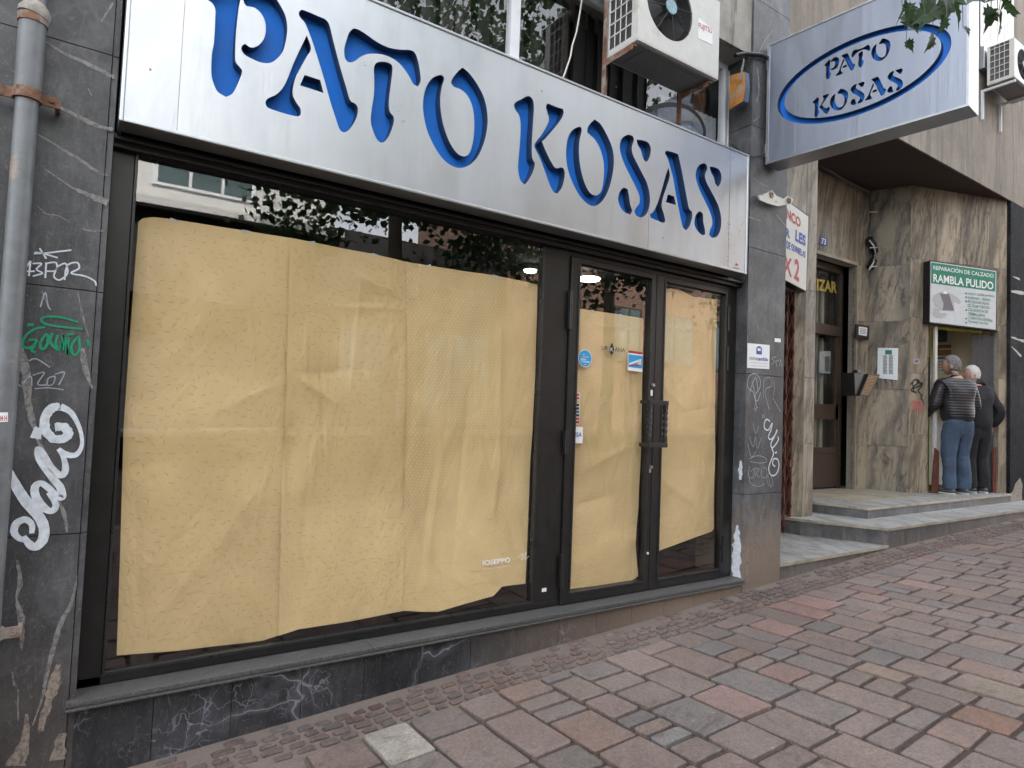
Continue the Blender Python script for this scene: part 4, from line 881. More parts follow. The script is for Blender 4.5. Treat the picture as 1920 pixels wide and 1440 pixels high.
for wd in ('PATO', 'KOSAS'):
    allp = [p for w_, q in LET if w_ == wd for p in q]; X0 = min(p.x for p in allp); X1 = max(p.x for p in allp); Z0 = min(p.y for p in allp); Z1_ = max(p.y for p in allp)
    Q = [bxy(*p) for p in z6(quads[wd])]
    s0 = (Q[0][0]+Q[3][0])/2; s1 = (Q[1][0]+Q[2][0])/2; ya = (Q[0][1]+Q[1][1])/2; yb = (Q[2][1]+Q[3][1])/2
    for w_, q in LET:
        if w_ == wd: loops.append([(s0+(p.x-X0)/(X1-X0)*(s1-s0), ya+(p.y-Z0)/(Z1_-Z0)*(yb-ya)) for p in q[::2]])
vs, fs = cut_panel(loops, .045)
m = MB(); V_ = [bpt(v.x, v.y, .0225-v.z) for v in vs]; m.add(V_, [f for f, nz in fs if nz > .5], 0); m.add(V_, [f for f, nz in fs if nz <= .5], 1)
m.build('panel', ['blade_aluminium', 'letter_return'], S2)
def slab(mb, s0, s1, za, zb, d0, d1, mi=0): mb.prism([bpt(s0, za, d0), bpt(s1, za, d0), bpt(s1, zb, d0), bpt(s0, zb, d0)], -bn*(d1-d0), mi)
m = MB(); slab(m, .01, BL-.01, bzb+.01, bzt-.01, .046, .05); m.build('backing', 'blue_panel', S2)
m = MB(); slab(m, .0, BL, bzb, bzt, BT-.01, BT); m.build('rear_panel', 'blade_aluminium', S2)
m = MB(); slab(m, -.02, BL, bzt, bzt+.014, -.006, BT+.006); slab(m, -.02, BL, bzb-.014, bzb, -.006, BT+.006); slab(m, BL, BL+.014, bzb-.014, bzt+.014, -.006, BT+.006); slab(m, -.02, 0, bzb, bzt, -.006, BT+.006)
m.build('trim', 'aluminium_trim', S2, bevel=.004)
for zc in (bzb+.12, bzt-.12):
    m = MB(); slab(m, -.085, -.02, zc-.05, zc+.05, .03, .16); m.build('bracket', 'aluminium_trim', S2, bevel=.004)
m = MB(); m.tube([bpt(-.02, bzt-.08, .06), Vector((4.35, -.03, bzt-.1)), Vector((4.2, .0, bzt-.13)), Vector((4.1, .02, bzt-.17))], .018, 8)
m.build('support_arm', 'black_plastic', S2)
m = MB(); m.tube([bpt(-.03, bzb+.1, .05), Vector((4.32, -.02, bzb+.02)), Vector((4.2, -.01, bzb-.0)), Vector((4.05, .0, bzb+.06))], .005, 6)
m.build('power_cable', 'black_plastic', S2)
# siren box
m0 = PY(1378, 170, -.08)
SB = thing('alarm_box', 'weathered orange and blue alarm box on the marble beside the upper window', 'alarm box', (4.22, -.08, 3.85))
a_ = PY(1366, 140, .0); b_ = PY(1366, 205, .0); xx = 4.17; za, zb = PP(1368, 205, (xx, 0, 0), Vector((1, 0, 0))).z, PP(1368, 142, (xx, 0, 0), Vector((1, 0, 0))).z
yn = PP(1368, 175, (xx, 0, 0), Vector((1, 0, 0))).y; yf = PP(1393, 170, (xx, 0, 0), Vector((1, 0, 0))).y
m = MB(); prof = [(yn, za), (yf, za+.02), (yf-.012, (za+zb)/2), (yf, zb-.02), (yn, zb)]
m.prism([(xx, y, z) for y, z in prof], (.012, 0, 0)); m.build('lens', 'orange_plastic', SB, bevel=.004)
m = MB(); m.prism([(xx+.013, y+(.0 if y == yn else -.006), z) for y, z in prof], (.05, 0, 0)); m.build('housing', 'bluegrey_plastic', SB, bevel=.004)

# ================================================================== DRAIN PIPE
px_, pyy = -.222, -.085
DP = thing('drainpipe', 'grey downpipe with a cemented joint running down the left marble pilaster', 'drainpipe', (px_, pyy, -.05))
m = MB(); m.tube([(px_, pyy, -.05), (px_, pyy, 2.9)], .037, 20); m.build('pipe', 'pipe_grey', DP)
m = MB(); m.tube([(px_, pyy, 2.63), (px_, pyy, 2.66), (px_, pyy, 2.92)], [.041, .044, .044], 20); m.build('socket', 'pipe_grey', DP)
m = MB(); m.tube([(px_, pyy, 2.905), (px_, pyy, 2.935)], .048, 20); m.build('collar', 'rust', DP)
m = MB(); m.tube([(px_, pyy, 2.935), (px_+.004, pyy, 2.955), (px_+.006, pyy, 2.975), (px_+.008, pyy, 2.99)], [.05, .052, .042, .028], 18); m.build('mortar_joint', 'cement', DP)
m = MB(); m.tube([(px_+.012, pyy, 2.98), (px_+.012, pyy, 4.3)], .026, 16); m.build('upper_pipe', 'pipe_grey', DP)
for zc, nm in ((2.63, 0), (.62, 1)):
    m = MB(); m.tube([(px_, pyy, zc-.02), (px_, pyy, zc+.02)], .047, 20); m.box(px_+.03, px_+.10, pyy+.0, pyy+.008, zc-.022, zc+.018); m.box(px_-.10, px_-.03, pyy, pyy+.008, zc-.022, zc+.018); m.box(px_+.085, px_+.1, pyy+.008, 0, zc-.015, zc+.01)
    m.tube([(px_+.075, pyy-.012, zc), (px_+.075, pyy+.01, zc)], .009, 8); m.build('clamp', 'rust', DP)
# stuck label at the left edge on the pipe
m = MB(); q = [PY(a, b, -.123) for a, b in ((-20, 792), (15, 791), (15, 773), (-20, 774))]; m.prism(q, (0, .001, 0), 0)
put_text(m, '24 H', [PY(a, b, -.1245) for a, b in ((-2, 789), (13, 789), (13, 779), (-2, 779))], 1, .02)
o = m.build('sticker', ['label_white', 'ink_red'], None, q[0]); tag(o, 'small white sticker with red 24 H on the drainpipe at the left edge', 'sticker')

# ================================================================== STICKERS ON THE DOORS
YS = .108
def sheet(name, label, cat, corners, mat, y, th=.0015, group=None):
    q = [PY(a, b, y) for a, b in corners]; cc = sum(q, Vector())/4; o = thing(name, label, cat, cc, group); m = MB(); m.prism(q, (0, th, 0)); m.build('backing', mat, o, bevel=0); return o
ST = thing('sticker', 'round blue sticker with white lines of text on the left door glass', 'sticker', PY(1097, 672, YS), 'stickers on the door glass')
c_ = PY(1097, 672, YS); rr_ = .054
m = MB(); m.tube([(c_.x, YS+.001, c_.z), (c_.x, YS, c_.z)], rr_+.004, 32); m.build('rim', 'label_white', ST)
m = MB(); m.tube([(c_.x, YS-.0005, c_.z), (c_.x, YS-.001, c_.z)], rr_, 32); m.build('disc', 'ink_cyan', ST)
m = MB()
for s, x0, x1, za, zb, bo in (('Aquí', -.025, .0, .02, .03, 0), ('colaboramos', -.025, .032, .007, .017, 0), ('BONO', -.038, .008, -.014, -.001, .02), ('CONSUMO', -.038, .042, -.028, -.016, .02), ('.es', -.012, .01, -.044, -.038, 0)):
    put_text(m, s, [(c_.x+x0, YS-.002, c_.z+za), (c_.x+x1, YS-.002, c_.z+za), (c_.x+x1, YS-.002, c_.z+zb), (c_.x+x0, YS-.002, c_.z+zb)], 0, bo)
m.build('lettering', 'label_white', ST)
def b1_(P): return [(1000+a/3.273, 440+b/3.273) for a, b in P]
o = thing('door_lettering', 'black U R K A N A lettering with a leaf-shaped emblem on the left door', 'lettering', PY(1148, 652, YS))
m = MB(); Y_ = YS
put_text(m, 'UR', [PY(a, b, Y_) for a, b in b1_([(420, 708), (458, 710), (458, 684), (420, 681)])]); put_text(m, 'ANA', [PY(a, b, Y_) for a, b in b1_([(500, 717), (564, 722), (564, 696), (500, 690)])])
m.build('lettering', 'ink_black', o)
m = MB(); m.prism([PY(a, b, Y_) for a, b in b1_([(482, 662), (492, 685), (496, 705), (490, 725), (483, 738), (482, 748), (480, 738), (472, 725), (468, 705), (472, 685)])], (0, .001, 0)); m.build('emblem', 'ink_black', o)
m = MB(); put_text(m, 'K', [PY(a, b, Y_-.002) for a, b in b1_([(474, 715), (491, 717), (491, 694), (474, 692)])]); m.build('emblem_letter', 'label_white', o)
o = sheet('sticker', 'rectangular sticker with a red band and a blue card picture on the left door glass', 'sticker', b1_([(580, 832), (668, 843), (672, 722), (582, 708)]), 'label_white', YS, group='stickers on the door glass')
m = MB()
for cs, mi in (([(582, 725), (671, 736), (672, 722), (583, 709)], 0), ([(583, 812), (667, 822), (670, 745), (584, 733)], 1)): m.prism([PY(a, b, YS-.001) for a, b in b1_(cs)], (0, .0005, 0), mi)
m.prism([PY(a, b, YS-.002) for a, b in b1_([(588, 800), (660, 775), (662, 762), (590, 788)])], (0, .0005, 0), 2); m.prism([PY(a, b, YS-.002) for a, b in b1_([(640, 795), (662, 800), (663, 775), (641, 770)])], (0, .0005, 0), 3)
m.prism([PY(a, b, YS-.002) for a, b in b1_([(590, 805), (655, 808), (650, 800), (592, 797)])], (0, .0005, 0), 0)
m.build('print', ['ink_red', 'ink_cyan', 'label_white', 'sign_grey'], o)
o = sheet('sticker', 'tall narrow strip of small red payment stickers at the left door edge', 'sticker', b1_([(250, 1165), (282, 1165), (288, 968), (250, 968)]), 'sign_cream', YS, group='stickers on the door glass')
m = MB(); rr = random.Random(2)
for k in range(9):
    ya, yb = 975+k*21, 990+k*21; m.prism([PY(a, b, YS-.001) for a, b in b1_([(256, yb), (280, yb), (281, ya), (257, ya)])], (0, .0005, 0), [0, 0, 3, 1, 1, 2, 1, 0, 0][k])
m.build('print', ['ink_red', 'ink_black', 'ink_blue', 'gold_letter'], o)
o = sheet('sticker', 'square white card sticker reading VISA low on the left door glass', 'sticker', b1_([(230, 1278), (302, 1280), (303, 1180), (231, 1178)]), 'label_white', YS, group='stickers on the door glass')
m = MB(); put_text(m, 'VISA', [PY(a, b, YS-.002) for a, b in b1_([(238, 1240), (296, 1241), (296, 1214), (238, 1212)])], 0, .02, .15); m.build('lettering', 'ink_blue', o)
o = thing('window_lettering', 'small white IOSEPPO lettering low on the big window', 'lettering', PY(930, 1055, .112))
m = MB(); put_text(m, 'IOSEPPO', [PY(a, b, .112) for a, b in ((905, 1061), (957, 1054), (957, 1045), (905, 1051))], 0, .02); put_text(m, 'www.ioseppo.com', [PY(a, b, .112) for a, b in ((915, 1067), (957, 1061), (957, 1058), (915, 1064))]) if False else None
m.ribbon([PY(a, b, .112) for a, b in ((972, 1045), (980, 1038), (978, 1050), (986, 1036), (984, 1050), (992, 1042))], .0025, (0, -1, 0)); m.ribbon([PY(a, b, .112) for a, b in ((905, 1068), (925, 1065), (957, 1061))], .0015, (0, -1, 0))
m.build('lettering', 'label_white', o)
# plaque on right pilaster, small label, scroll lamp bracket
o = sheet('plaque', 'white plaque with blue jug emblem on the right marble pilaster', 'plaque', Z8([(68, 155), (195, 163), (198, 22), (70, 10)]), 'label_white', -.006, .005)
m = MB()
m.prism([PY(a, b, -.007) for a, b in Z8([(120, 75), (152, 78), (152, 40), (140, 28), (126, 30), (119, 45)])], (0, .0005, 0), 0)
m.prism([PY(a, b, -.008) for a, b in Z8([(127, 55), (145, 57), (145, 42), (128, 40)])], (0, .0005, 0), 3)
put_text(m, 'zona', [PY(a, b, -.008) for a, b in Z8([(80, 106), (120, 110), (120, 94), (80, 91)])], 1)
put_text(m, 'rambla', [PY(a, b, -.008) for a, b in Z8([(122, 112), (188, 117), (188, 94), (122, 90)])], 0, .015)
for yy in (124, 142): m.ribbon([PY(a, b, -.008) for a, b in Z8([(85, yy), (135, yy+3), (185, yy+6)])], .002, (0, -1, 0), 2)
m.build('print', ['ink_blue', 'ink_grey', 'ink_grey', 'label_white'], o)
m = MB(); q = [PY(a, b, -.004) for a, b in ((1453, 641), (1464, 642), (1464, 635), (1453, 634))]; m.prism(q, (0, .003, 0)); tag(m.build('label', 'label_white', None, q[0]), 'tiny blank white label just above the white plaque on the pilaster', 'label')
o = thing('scroll_bracket', 'rusty cream painted scroll bracket on the upper right pilaster', 'bracket', PY(1450, 375, 0))
m = MB(); q = [PY(a, b, -.05) for a, b in z6([(275, 1215), (330, 1195), (355, 1180), (385, 1215), (430, 1235), (455, 1215), (488, 1235), (478, 1265), (440, 1270), (395, 1280), (330, 1262), (280, 1240)])]; m.prism(q, (0, .012, 0)); m.build('plate', 'sign_cream', o, bevel=.003)
for cx2, cy2 in z6([(350, 1208), (460, 1245)]):
    p = PY(cx2, cy2, -.052); m = MB()
    for r_ in (.012, .024): m.tube([(p.x+r_*cos(2*pi*k/16), p.y-.004, p.z+r_*sin(2*pi*k/16)) for k in range(17)], .004, 6, 0, False)
    m.build('scroll', 'rust', o)
m = MB(); p = PY(1430, 365, -.05); m.tube([p, (p.x, 0, p.z)], .01, 8); p = PY(1455, 378, -.05); m.tube([p, (p.x, 0, p.z)], .01, 8); m.build('stem', 'rust', o)

# ================================================================== STEPS
ZT = (.363, .527, .644)
ES = thing('entrance_steps', 'three grey and tan marble steps rising to the recessed doorway', 'steps', (7.5, .3, .25))
def step(poly, zt, zb, label, land=None):
    m = MB(); m.plan(poly, zt-.026, zt, 0, 1)
    cx3 = sum(p[0] for p in poly)/len(poly); cy3 = max(p[1] for p in poly)
    ins = [(x+(.012 if x < cx3 else 0), y+(.012 if y < .45 else 0)) for x, y in poly]
    m.plan(ins, zb, zt-.0265, 2)
    if land: m.plan(land, zt+.0005, zt+.004, 3)
    o = m.build('step', ['step_marble', 'tan_marble', 'step_riser', 'tan_marble'], ES, bevel=.002); o['label'] = label
dark_marble('step_riser', -.1, False, (.10, .10, .105), .9)
step([(4.792, -.005), (6.56, -.005), (6.4, .9), (4.792, .95)], ZT[0], .0, 'lowest step, grey marble top with a tan edge')
step([(6.541, -.008), (11.6, -.008), (11.6, .9), (6.14, .95), (6.20, .70)], ZT[1], .0, 'middle step along the street')
step([(6.962, .396), (10.86, .396), (10.86, .9), (8.9, 2.0), (6.6, 2.0), (6.80, 1.0)], ZT[2], .3, 'top landing step', [(7.35, .75), (9.0, .75), (8.7, 1.6), (7.2, 1.6)])

# ================================================================== RECESSED ENTRANCE
ZS = 4.805
def wall(name, p0, p1, zb, zt, mat, th=.12, joints=(), seams=(), opening=None, label=None):
    """vertical wall along plan line p0->p1; thickness behind (left-hand side of p0->p1)"""
    p0 = Vector((*p0, 0)); p1 = Vector((*p1, 0)); d = (p1-p0); L_ = d.length; d.normalize(); n = Vector((-d.y, d.x, 0)); m = MB()
    def cell(a, b, z_a, z_b):
        if b-a < .003 or z_b-z_a < .003: return
        g_ = .002; P = [p0+d*(a+g_), p0+d*(b-g_)]; m.prism([(P[0].x, P[0].y, z_a+g_), (P[1].x, P[1].y, z_a+g_), (P[1].x, P[1].y, z_b-g_), (P[0].x, P[0].y, z_b-g_)], n*.03)
    S_ = [0]+sorted(seams)+[L_]; Z_ = [zb]+sorted(joints)+[zt]
    for a, b in zip(S_, S_[1:]):
        for c, e_ in zip(Z_, Z_[1:]):
            if opening:
                oa, ob, oc, od = opening
                for aa, bb, cc, dd in ((a, min(b, oa), c, e_), (max(a, ob), b, c, e_), (max(a, oa), min(b, ob), c, min(e_, oc)), (max(a, oa), min(b, ob), max(c, od), e_)): cell(aa, bb, cc, dd)
            else: cell(a, b, c, e_)
    if not opening: Q = [(0, L_, zb, zt)]
    else: oa, ob, oc, od = opening; Q = [(0, oa, zb, zt), (ob, L_, zb, zt), (oa, ob, zb, oc), (oa, ob, od, zt)]
    for a, b, c, e_ in Q:
        if b-a > .01 and e_-c > .01: P = [p0+d*a+n*.031, p0+d*b+n*.031]; m.prism([(P[0].x, P[0].y, c), (P[1].x, P[1].y, c), (P[1].x, P[1].y, e_), (P[0].x, P[0].y, e_)], n*(th-.031), 1)
    o = m.build(name, [mat, 'cement'], B)
    if label: o['label'] = label
    return o, p0, d
# wall with the gate opening
wall('stone_wall', (4.80, .78), (6.562, .78), .3, ZS, 'brown_marble', .12, (1.3, 2.0, 2.94), (1.57,), (.0, 1.555, .3, 2.905), 'stone wall over the folding gate')
m = MB(); m.plan([(6.255, .835), (6.262, .85), (6.37, .80), (6.357, .776)], .36, 2.905); m.build('gate_reveal', 'brown_marble', B)
m = MB(); m.box(6.45, 6.562, .9, 1.9, .3, ZS); m.build('column_return', 'brown_marble', B)
# wall with the glazed entrance door
wall('stone_wall', (6.57, 1.5), (8.735, 1.5), .5, ZS, 'brown_marble', .12, (1.52, 2.95, 3.75), (1.1, 1.55, 1.95), (1.1, 2.16, .4, 3.70), 'stone wall above and beside the entrance door')
K1 = (8.738, 1.5); kx = PY(1628, 700, 1.46).x; K2 = (kx, 1.46); K3 = (9.215, 1.013); K4 = (10.83, .455)
wall('stone_wall', K1, K2, .5, ZS, 'brown_marble', .1, (1.25, 2.02, 2.95, 3.72), (), None, 'narrow stone strip beside the entrance door')
wall('stone_wall', K2, K3, .5, ZS, 'swirled_marble', .1, (1.25, 2.02, 2.95, 3.72), (), None, 'dark swirled marble slab wall with the intercom')
Lw = (Vector(K4)-Vector(K3)).length; nW = Vector((K4[1]-K3[1], -(K4[0]-K3[0]), 0)).normalized()
def on4(px, py): p = PP(px, py, (*K3, 0), nW); return (Vector((p.x, p.y))-Vector(K3)).length, p.z
oa, _ = on4(1740, 800); ob, _ = on4(1872, 800); _, od = on4(1758, 610)
j4 = [on4(1720, 485)[1], on4(1720, 595)[1], on4(1720, 700)[1], on4(1720, 814)[1]]
wall('stone_wall', K3, K4, .5, ZS, 'brown_marble', .12, j4, (oa, on4(1757, 500)[0], on4(1805, 500)[0], on4(1855, 500)[0]), (oa, ob, .4, od), 'brown stone wall around the cobbler shop opening')
dark_marble('black_marble', -.4, False, (.02, .021, .024), .12); nb = MATS['black_marble'].node_tree; ib = nb.nodes['Principled BSDF'].inputs; ib['Specular IOR Level'].default_value = .1; nb.links.remove(ib['Roughness'].links[0]); ib['Roughness'].default_value = .8
m = MB(); m.box(10.835, 24, .412, .6, .2, ZS); BP = m.build('black_marble_wall', 'black_marble', B)
m = MB()
for pts, ws in (([(1899, 518), (1912, 524)], [2, 6]), ([(1896, 546), (1920, 550)], [5, 8]), ([(1896, 632), (1920, 640)], [3, 6]), ([(1897, 650), (1915, 668)], [2, 8])): m.ribbon([PY(a, b, .4105) for a, b in pts], [w_*.006 for w_ in ws], (0, -1, 0), 0, .4)
q = [PY(a, b, .4095) for a, b in Z8([(1600, 935), (1605, 900), (1625, 880), (1640, 835), (1668, 800), (1682, 840), (1678, 905), (1682, 950), (1660, 975), (1610, 968)])]; m.prism(q, (0, .001, 0))
m.build('worn_patch', 'vein_tan', BP)
# soffit and the storey above
m = MB(); m.plan([(4.80, .43), (16, .43), (16, 2.2), (4.80, 2.2)], ZS+.001, ZS+.1); m.build('soffit', 'soffit_paint', B)
m = MB(); m.box(4.795, 24, .41, .43, ZS-.012, 14.0); m.box(4.795, 24, .43, .7, ZS+.101, 14); m.build('upper_wall', 'stucco', B)
m = MB(); m.box(-2, 6, 5.5, 5.6, .2, 9); m.box(4.8, 16, 3.6, 3.7, .2, ZS); m.box(4.8, 4.9, .95, 3.6, .3, ZS); m.build('rear_wall', 'dark_interior', B)
m = MB(); pts = [PZ(a, b, ZS-.006) for a, b in ((1700, 352), (1745, 357), (1787, 386), (1835, 392), (1920, 399))]
m.tube(pts, .03, 6); m.build('soffit_cove', 'grey_shutter', B)
# ---- folding gate
G = thing('folding_gate', 'rusty brown folding lattice gate between the grey pilaster and the stone reveal', 'gate', (6.0, .92, .363))
m = MB(); z_ = .40; y_ = .835; xg0, xg1 = 5.2, 6.245; nb = 9
for k in range(nb+1): x_ = xg0+(xg1-xg0)*k/nb; m.box(x_-.008, x_+.008, y_-.006, y_+.006, .37, 2.88)
m.build('upright', 'rust_red', G)
m = MB(); st = .23
while z_ < 2.8:
    for k in range(nb):
        xa = xg0+(xg1-xg0)*k/nb; xb = xg0+(xg1-xg0)*(k+1)/nb; m.tube([(xa, y_-.01, z_), (xb, y_-.01, z_+st)], .005, 5); m.tube([(xa, y_-.014, z_+st), (xb, y_-.014, z_)], .005, 5)
    z_ += st
m.build('lattice', 'rust_red', G); m = MB(); m.box(xg1-.06, xg1+.004, y_-.022, y_+.022, 1.05, 1.12); m.box(xg1-.012, xg1+.0, y_-.01, y_+.01, .365, 2.9); m.build('lock_post', 'rust_red', G)
o = thing('poster', 'white and red poster behind the folding gate', 'poster', (6.0, 1.05, 1.4)); m = MB(); m.box(5.7, 6.15, 1.08, 1.083, 1.35, 2.3); m.build('sheet', 'label_white', o)
m = MB(); m.box(5.75, 6.1, 1.076, 1.079, 1.5, 1.8, 0); m.box(5.9, 6.1, 1.0755, 1.0785, 1.95, 2.15, 1); m.build('print', ['ink_red', 'ink_cyan'], o)
o = thing('red_board', 'red panel low behind the folding gate', 'board', (6.0, 1.05, .4)); m = MB(); m.box(5.85, 6.2, 1.08, 1.1, .4, 1.0); m.build('board', 'ink_red', o, bevel=.003); m = MB(); m.box(5.85, 6.2, 1.07, 1.08, 1.01, 1.28); m.build('edge', 'sign_cream', o)
# ---- QUINIELAS sign
yq = .68
O_ = thing('lottery_sign', 'white sign with red and blue letters reading QUINIELAS and X2 above the gate', 'sign', PY(1490, 530, yq))
def b4(P): return [(1420+a/4.5, 380+b/4.5) for a, b in P]
q = [PY(a, b, yq) for a, b in b4([(130, 600), (415, 752), (438, 112), (130, -110)])]
m = MB(); m.prism(q, (0, .09, 0)); m.build('box', 'black_plastic', O_, bevel=.003)
q2 = [PY(a, b, yq-.003) for a, b in b4([(135, 598), (410, 744), (431, 118), (135, -98)])]; m = MB(); m.prism(q2, (0, .002, 0)); m.build('face', 'sign_cream', O_)
m = MB()
def tx(s, P, mi, bo=.02): put_text(m, s, [PY(a, b, yq-.005) for a, b in b4(P)], mi, bo)
tx('BLANCO', [(150, 70), (366, 215), (366, 132), (150, -30)], 0, .035); tx('POR', [(150, 235), (278, 305), (278, 230), (150, 150)], 1, .04); tx('LES', [(320, 320), (408, 372), (410, 280), (325, 225)], 1, .04)
tx('DE', [(247, 385), (280, 402), (280, 338), (247, 318)], 1, .03); tx('QUINIELAS', [(288, 405), (404, 478), (408, 412), (288, 342)], 1, .03)
tx('X', [(215, 590), (292, 632), (292, 480), (225, 420)], 0, .02); tx('2', [(310, 640), (352, 672), (358, 492), (316, 465)], 0, .03)
m.build('lettering', ['ink_red', 'ink_blue'], O_)
# ---- entrance door with MIZAR
ED = MB(); dx0, dx1, dy = 7.672, 8.728, 1.66; zl = .645; ztr = 2.90
ED.box(dx0, dx0+.07, dy, dy+.07, zl, 3.70); ED.box(dx1-.07, dx1, dy, dy+.07, zl, 3.70); ED.box(dx0+.07, dx1-.07, dy, dy+.07, 3.60, 3.70); ED.box(dx0+.07, dx1-.07, dy-.01, dy+.07, 2.72, 2.86)
ED.box(dx0+.07, dx1-.07, dy+.01, dy+.06, zl+.02, 1.12); ED.box(dx0+.07, dx1-.07, dy+.005, dy+.065, 1.12, 1.2); ED.box(dx0+.07, dx1-.07, dy+.01, dy+.06, 1.58, 1.78); ED.box(dx1-.14, dx1-.07, dy+.01, dy+.06, 1.2, 2.72)
ED_ = ED.build('entrance_door', 'brown_steel', B, bevel=.004)
m = MB(); m.box(dx0+.07, dx1-.07, dy+.04, dy+.045, 2.86, 3.6); m.box(dx0+.07, dx1-.14, dy+.035, dy+.04, 1.2, 2.72); m.build('glass', 'window_glass', ED_)
m = MB(); x_ = dx0+.1; rr = random.Random(3)
while x_ < dx1-.15:
    w_ = .05+rr.random()*.04; m.tube([(x_, dy+.16, 1.0), (x_, dy+.16, 2.7)], w_*.4, 8); m.tube([(x_, dy+.16, 2.8), (x_, dy+.16, 3.42)], w_*.35, 8); x_ += w_+.05+rr.random()*.06
m.build('curtain', 'curtain', ED_)
m = MB(); put_text(m, 'MIZAR', [PY(a, b, dy+.03) for a, b in b4([(440, 728), (672, 765), (672, 672), (440, 628)])], 0, .03); m.build('lettering', 'gold_letter', ED_)
m = MB(); m.box(dx0-.01, dx1+.02, 1.47, 1.498, 3.70, 3.74); m.box(dx1+.005, dx1+.03, 1.47, 1.498, .645, 3.70); m.build('door_trim', 'tan_marble', ED_)
o = thing('house_number', 'small dark plate with white 73 over the entrance door', 'number plate', PY(1545, 453, 1.49))
m = MB(); q = [PY(a, b, 1.488) for a, b in b4([(530, 352), (586, 366), (590, 300), (534, 285)])]; m.prism(q, (0, .01, 0)); m.build('plate', 'ink_blue', o)
m = MB(); put_text(m, '73', [PY(a, b, 1.486) for a, b in b4([(540, 346), (578, 356), (580, 308), (543, 297)])], 0, .01); m.build('lettering', 'label_white', o)
# plaque, mailbox, intercom, conduit
def fr(P): return [(1380+a/3.556, 340+b/3.556) for a, b in P]
o = thing('notice_frame', 'black framed white notice beside the entrance door', 'notice', PY(1615, 622, 1.44))
m = MB(); q = [PY(a, b, 1.43) for a, b in fr([(800, 1045), (884, 1058), (888, 965), (805, 952)])]; m.prism(q, (0, .025, 0)); m.build('frame', 'black_plastic', o, bevel=.004)
m = MB(); q = [PY(a, b, 1.427) for a, b in fr([(818, 1022), (872, 1032), (876, 976), (820, 968)])]; m.prism(q, (0, .002, 0)); m.build('sheet', 'label_white', o)
m = MB()
for k in range(4): m.ribbon([PY(a, b, 1.425) for a, b in fr([(826, 982+k*10), (868, 988+k*10)])], .008, (0, -1, 0))
m.build('print', 'ink_grey', o)
o = thing('letter_box', 'black advertising letter box with golden slatted front on the marble wall', 'letter box', PY(1620, 740, 1.35))
nx0 = PY(1602, 720, 1.30); m = MB()
side = [PY(a, b, 1.22) for a, b in Z8([(695, 183), (700, 318), (727, 322), (768, 192)])]; m.prism(side, (.0, .18, 0)); m.build('box', 'black_plastic', o, bevel=.004)
fr_ = [PY(a, b, 1.19) for a, b in Z8([(725, 320), (782, 327), (845, 195), (778, 190)])]; m = MB(); m.prism(fr_, (0, .025, 0)); m.build('frame', 'black_plastic', o, bevel=.003)
m = MB(); a0, a1, a2, a3 = [PY(a, b, 1.183) for a, b in Z8([(735, 312), (780, 318), (836, 202), (780, 198)])]
for k in range(14):
    t0, t1 = k/14+.01, (k+.72)/14; m.prism([a0.lerp(a3, t0), a1.lerp(a2, t0), a1.lerp(a2, t1), a0.lerp(a3, t1)], (0, .006, 0))
m.build('slats', 'wood_slats', o)
m = MB(); q = [PY(a, b, 1.2) for a, b in Z8([(712, 184), (745, 186), (745, 168), (712, 168)])]; m.prism(q, (0, .06, 0)); m.build('lid', 'black_plastic', o)
nS = Vector((K3[1]-K2[1], -(K3[0]-K2[0]), 0)).normalized()
def onS(px, py, d=.0): return PP(px, py, Vector((*K3, 0))+nS*d, nS)
o = thing('intercom_or_reflection', 'grey metal intercom panel full of buttons on the swirled marble wall', 'intercom', onS(1664, 712))
m = MB(); q = [onS(a, b, .015) for a, b in Z8([(828, 215), (948, 228), (952, 40), (832, 38)])]; m.prism(q, -nS*.014); m.build('plate', 'aluminium_trim', o, bevel=.003)
m = MB()
for k in range(13):
    for c in range(2):
        x_a = 862+c*34; y_a = 82+k*8.5; m.prism([onS(a, b, .019) for a, b in Z8([(x_a, y_a+5.5), (x_a+25, y_a+6.5), (x_a+25, y_a+1), (x_a, y_a)])], -nS*.003)
m.build('button', 'ink_grey', o)
for nn_ in ('grille',):
    m = MB(); m.prism([onS(a, b, .018) for a, b in Z8([(875, 76), (915, 78), (915, 52), (875, 50)])], -nS*.002); m.build('speaker_grille', 'ink_green', o)
o = thing('intercom_or_reflection', 'reflection of the intercom in the entrance door glass, put in as a pale board', 'intercom', (8.25, 1.69, 1.8)); m = MB(); q = [PY(a, b, 1.72) for a, b in Z8([(490, 185), (552, 188), (556, 58), (494, 58)])]; m.prism(q, (0, .01, 0)); m.build('plate', 'sign_grey', o)  # intercom mirrored in the door glass, imitated by a solid board
m = MB()
for k in range(13): m.prism([PY(a, b, 1.716) for a, b in Z8([(522, 92+k*7), (550, 93+k*7), (550, 89+k*7), (522, 88+k*7)])], (0, .002, 0))
m.build('button', 'ink_black', o)
o = thing('conduit', 'black conduit with white ties curving down the corner by the intercom wall', 'conduit', onS(1636, 500))
m = MB(); m.tube([PY(a, b, 1.42) for a, b in fr([(560, -110), (700, -20), (800, 30), (870, 62), (893, 90), (897, 150), (893, 300), (888, 390)])], .018, 8); m.build('pipe', 'grey_shutter', o)
m = MB(); m.tube([PY(a, b, 1.40) for a, b in fr([(888, 385), (912, 420), (925, 470), (915, 530), (895, 575)])], .05, 10); m.build('sleeve', 'black_plastic', o)
m = MB(); m.tube([PY(a, b, 1.33) for a, b in fr([(890, 395), (918, 430), (930, 475), (918, 540), (888, 590)])], .01, 8)
m.build('cable', 'sign_grey', o)
for yy in (205, 443, 570): m = MB(); m.tube([PY(a, b, 1.33) for a, b in fr([(892, yy), (942, yy-2)])], .008, 6); m.build('cable_tie', 'sign_grey', o)
m = MB(); put = [(1711, 700, 1738, 770)]
g = MB()
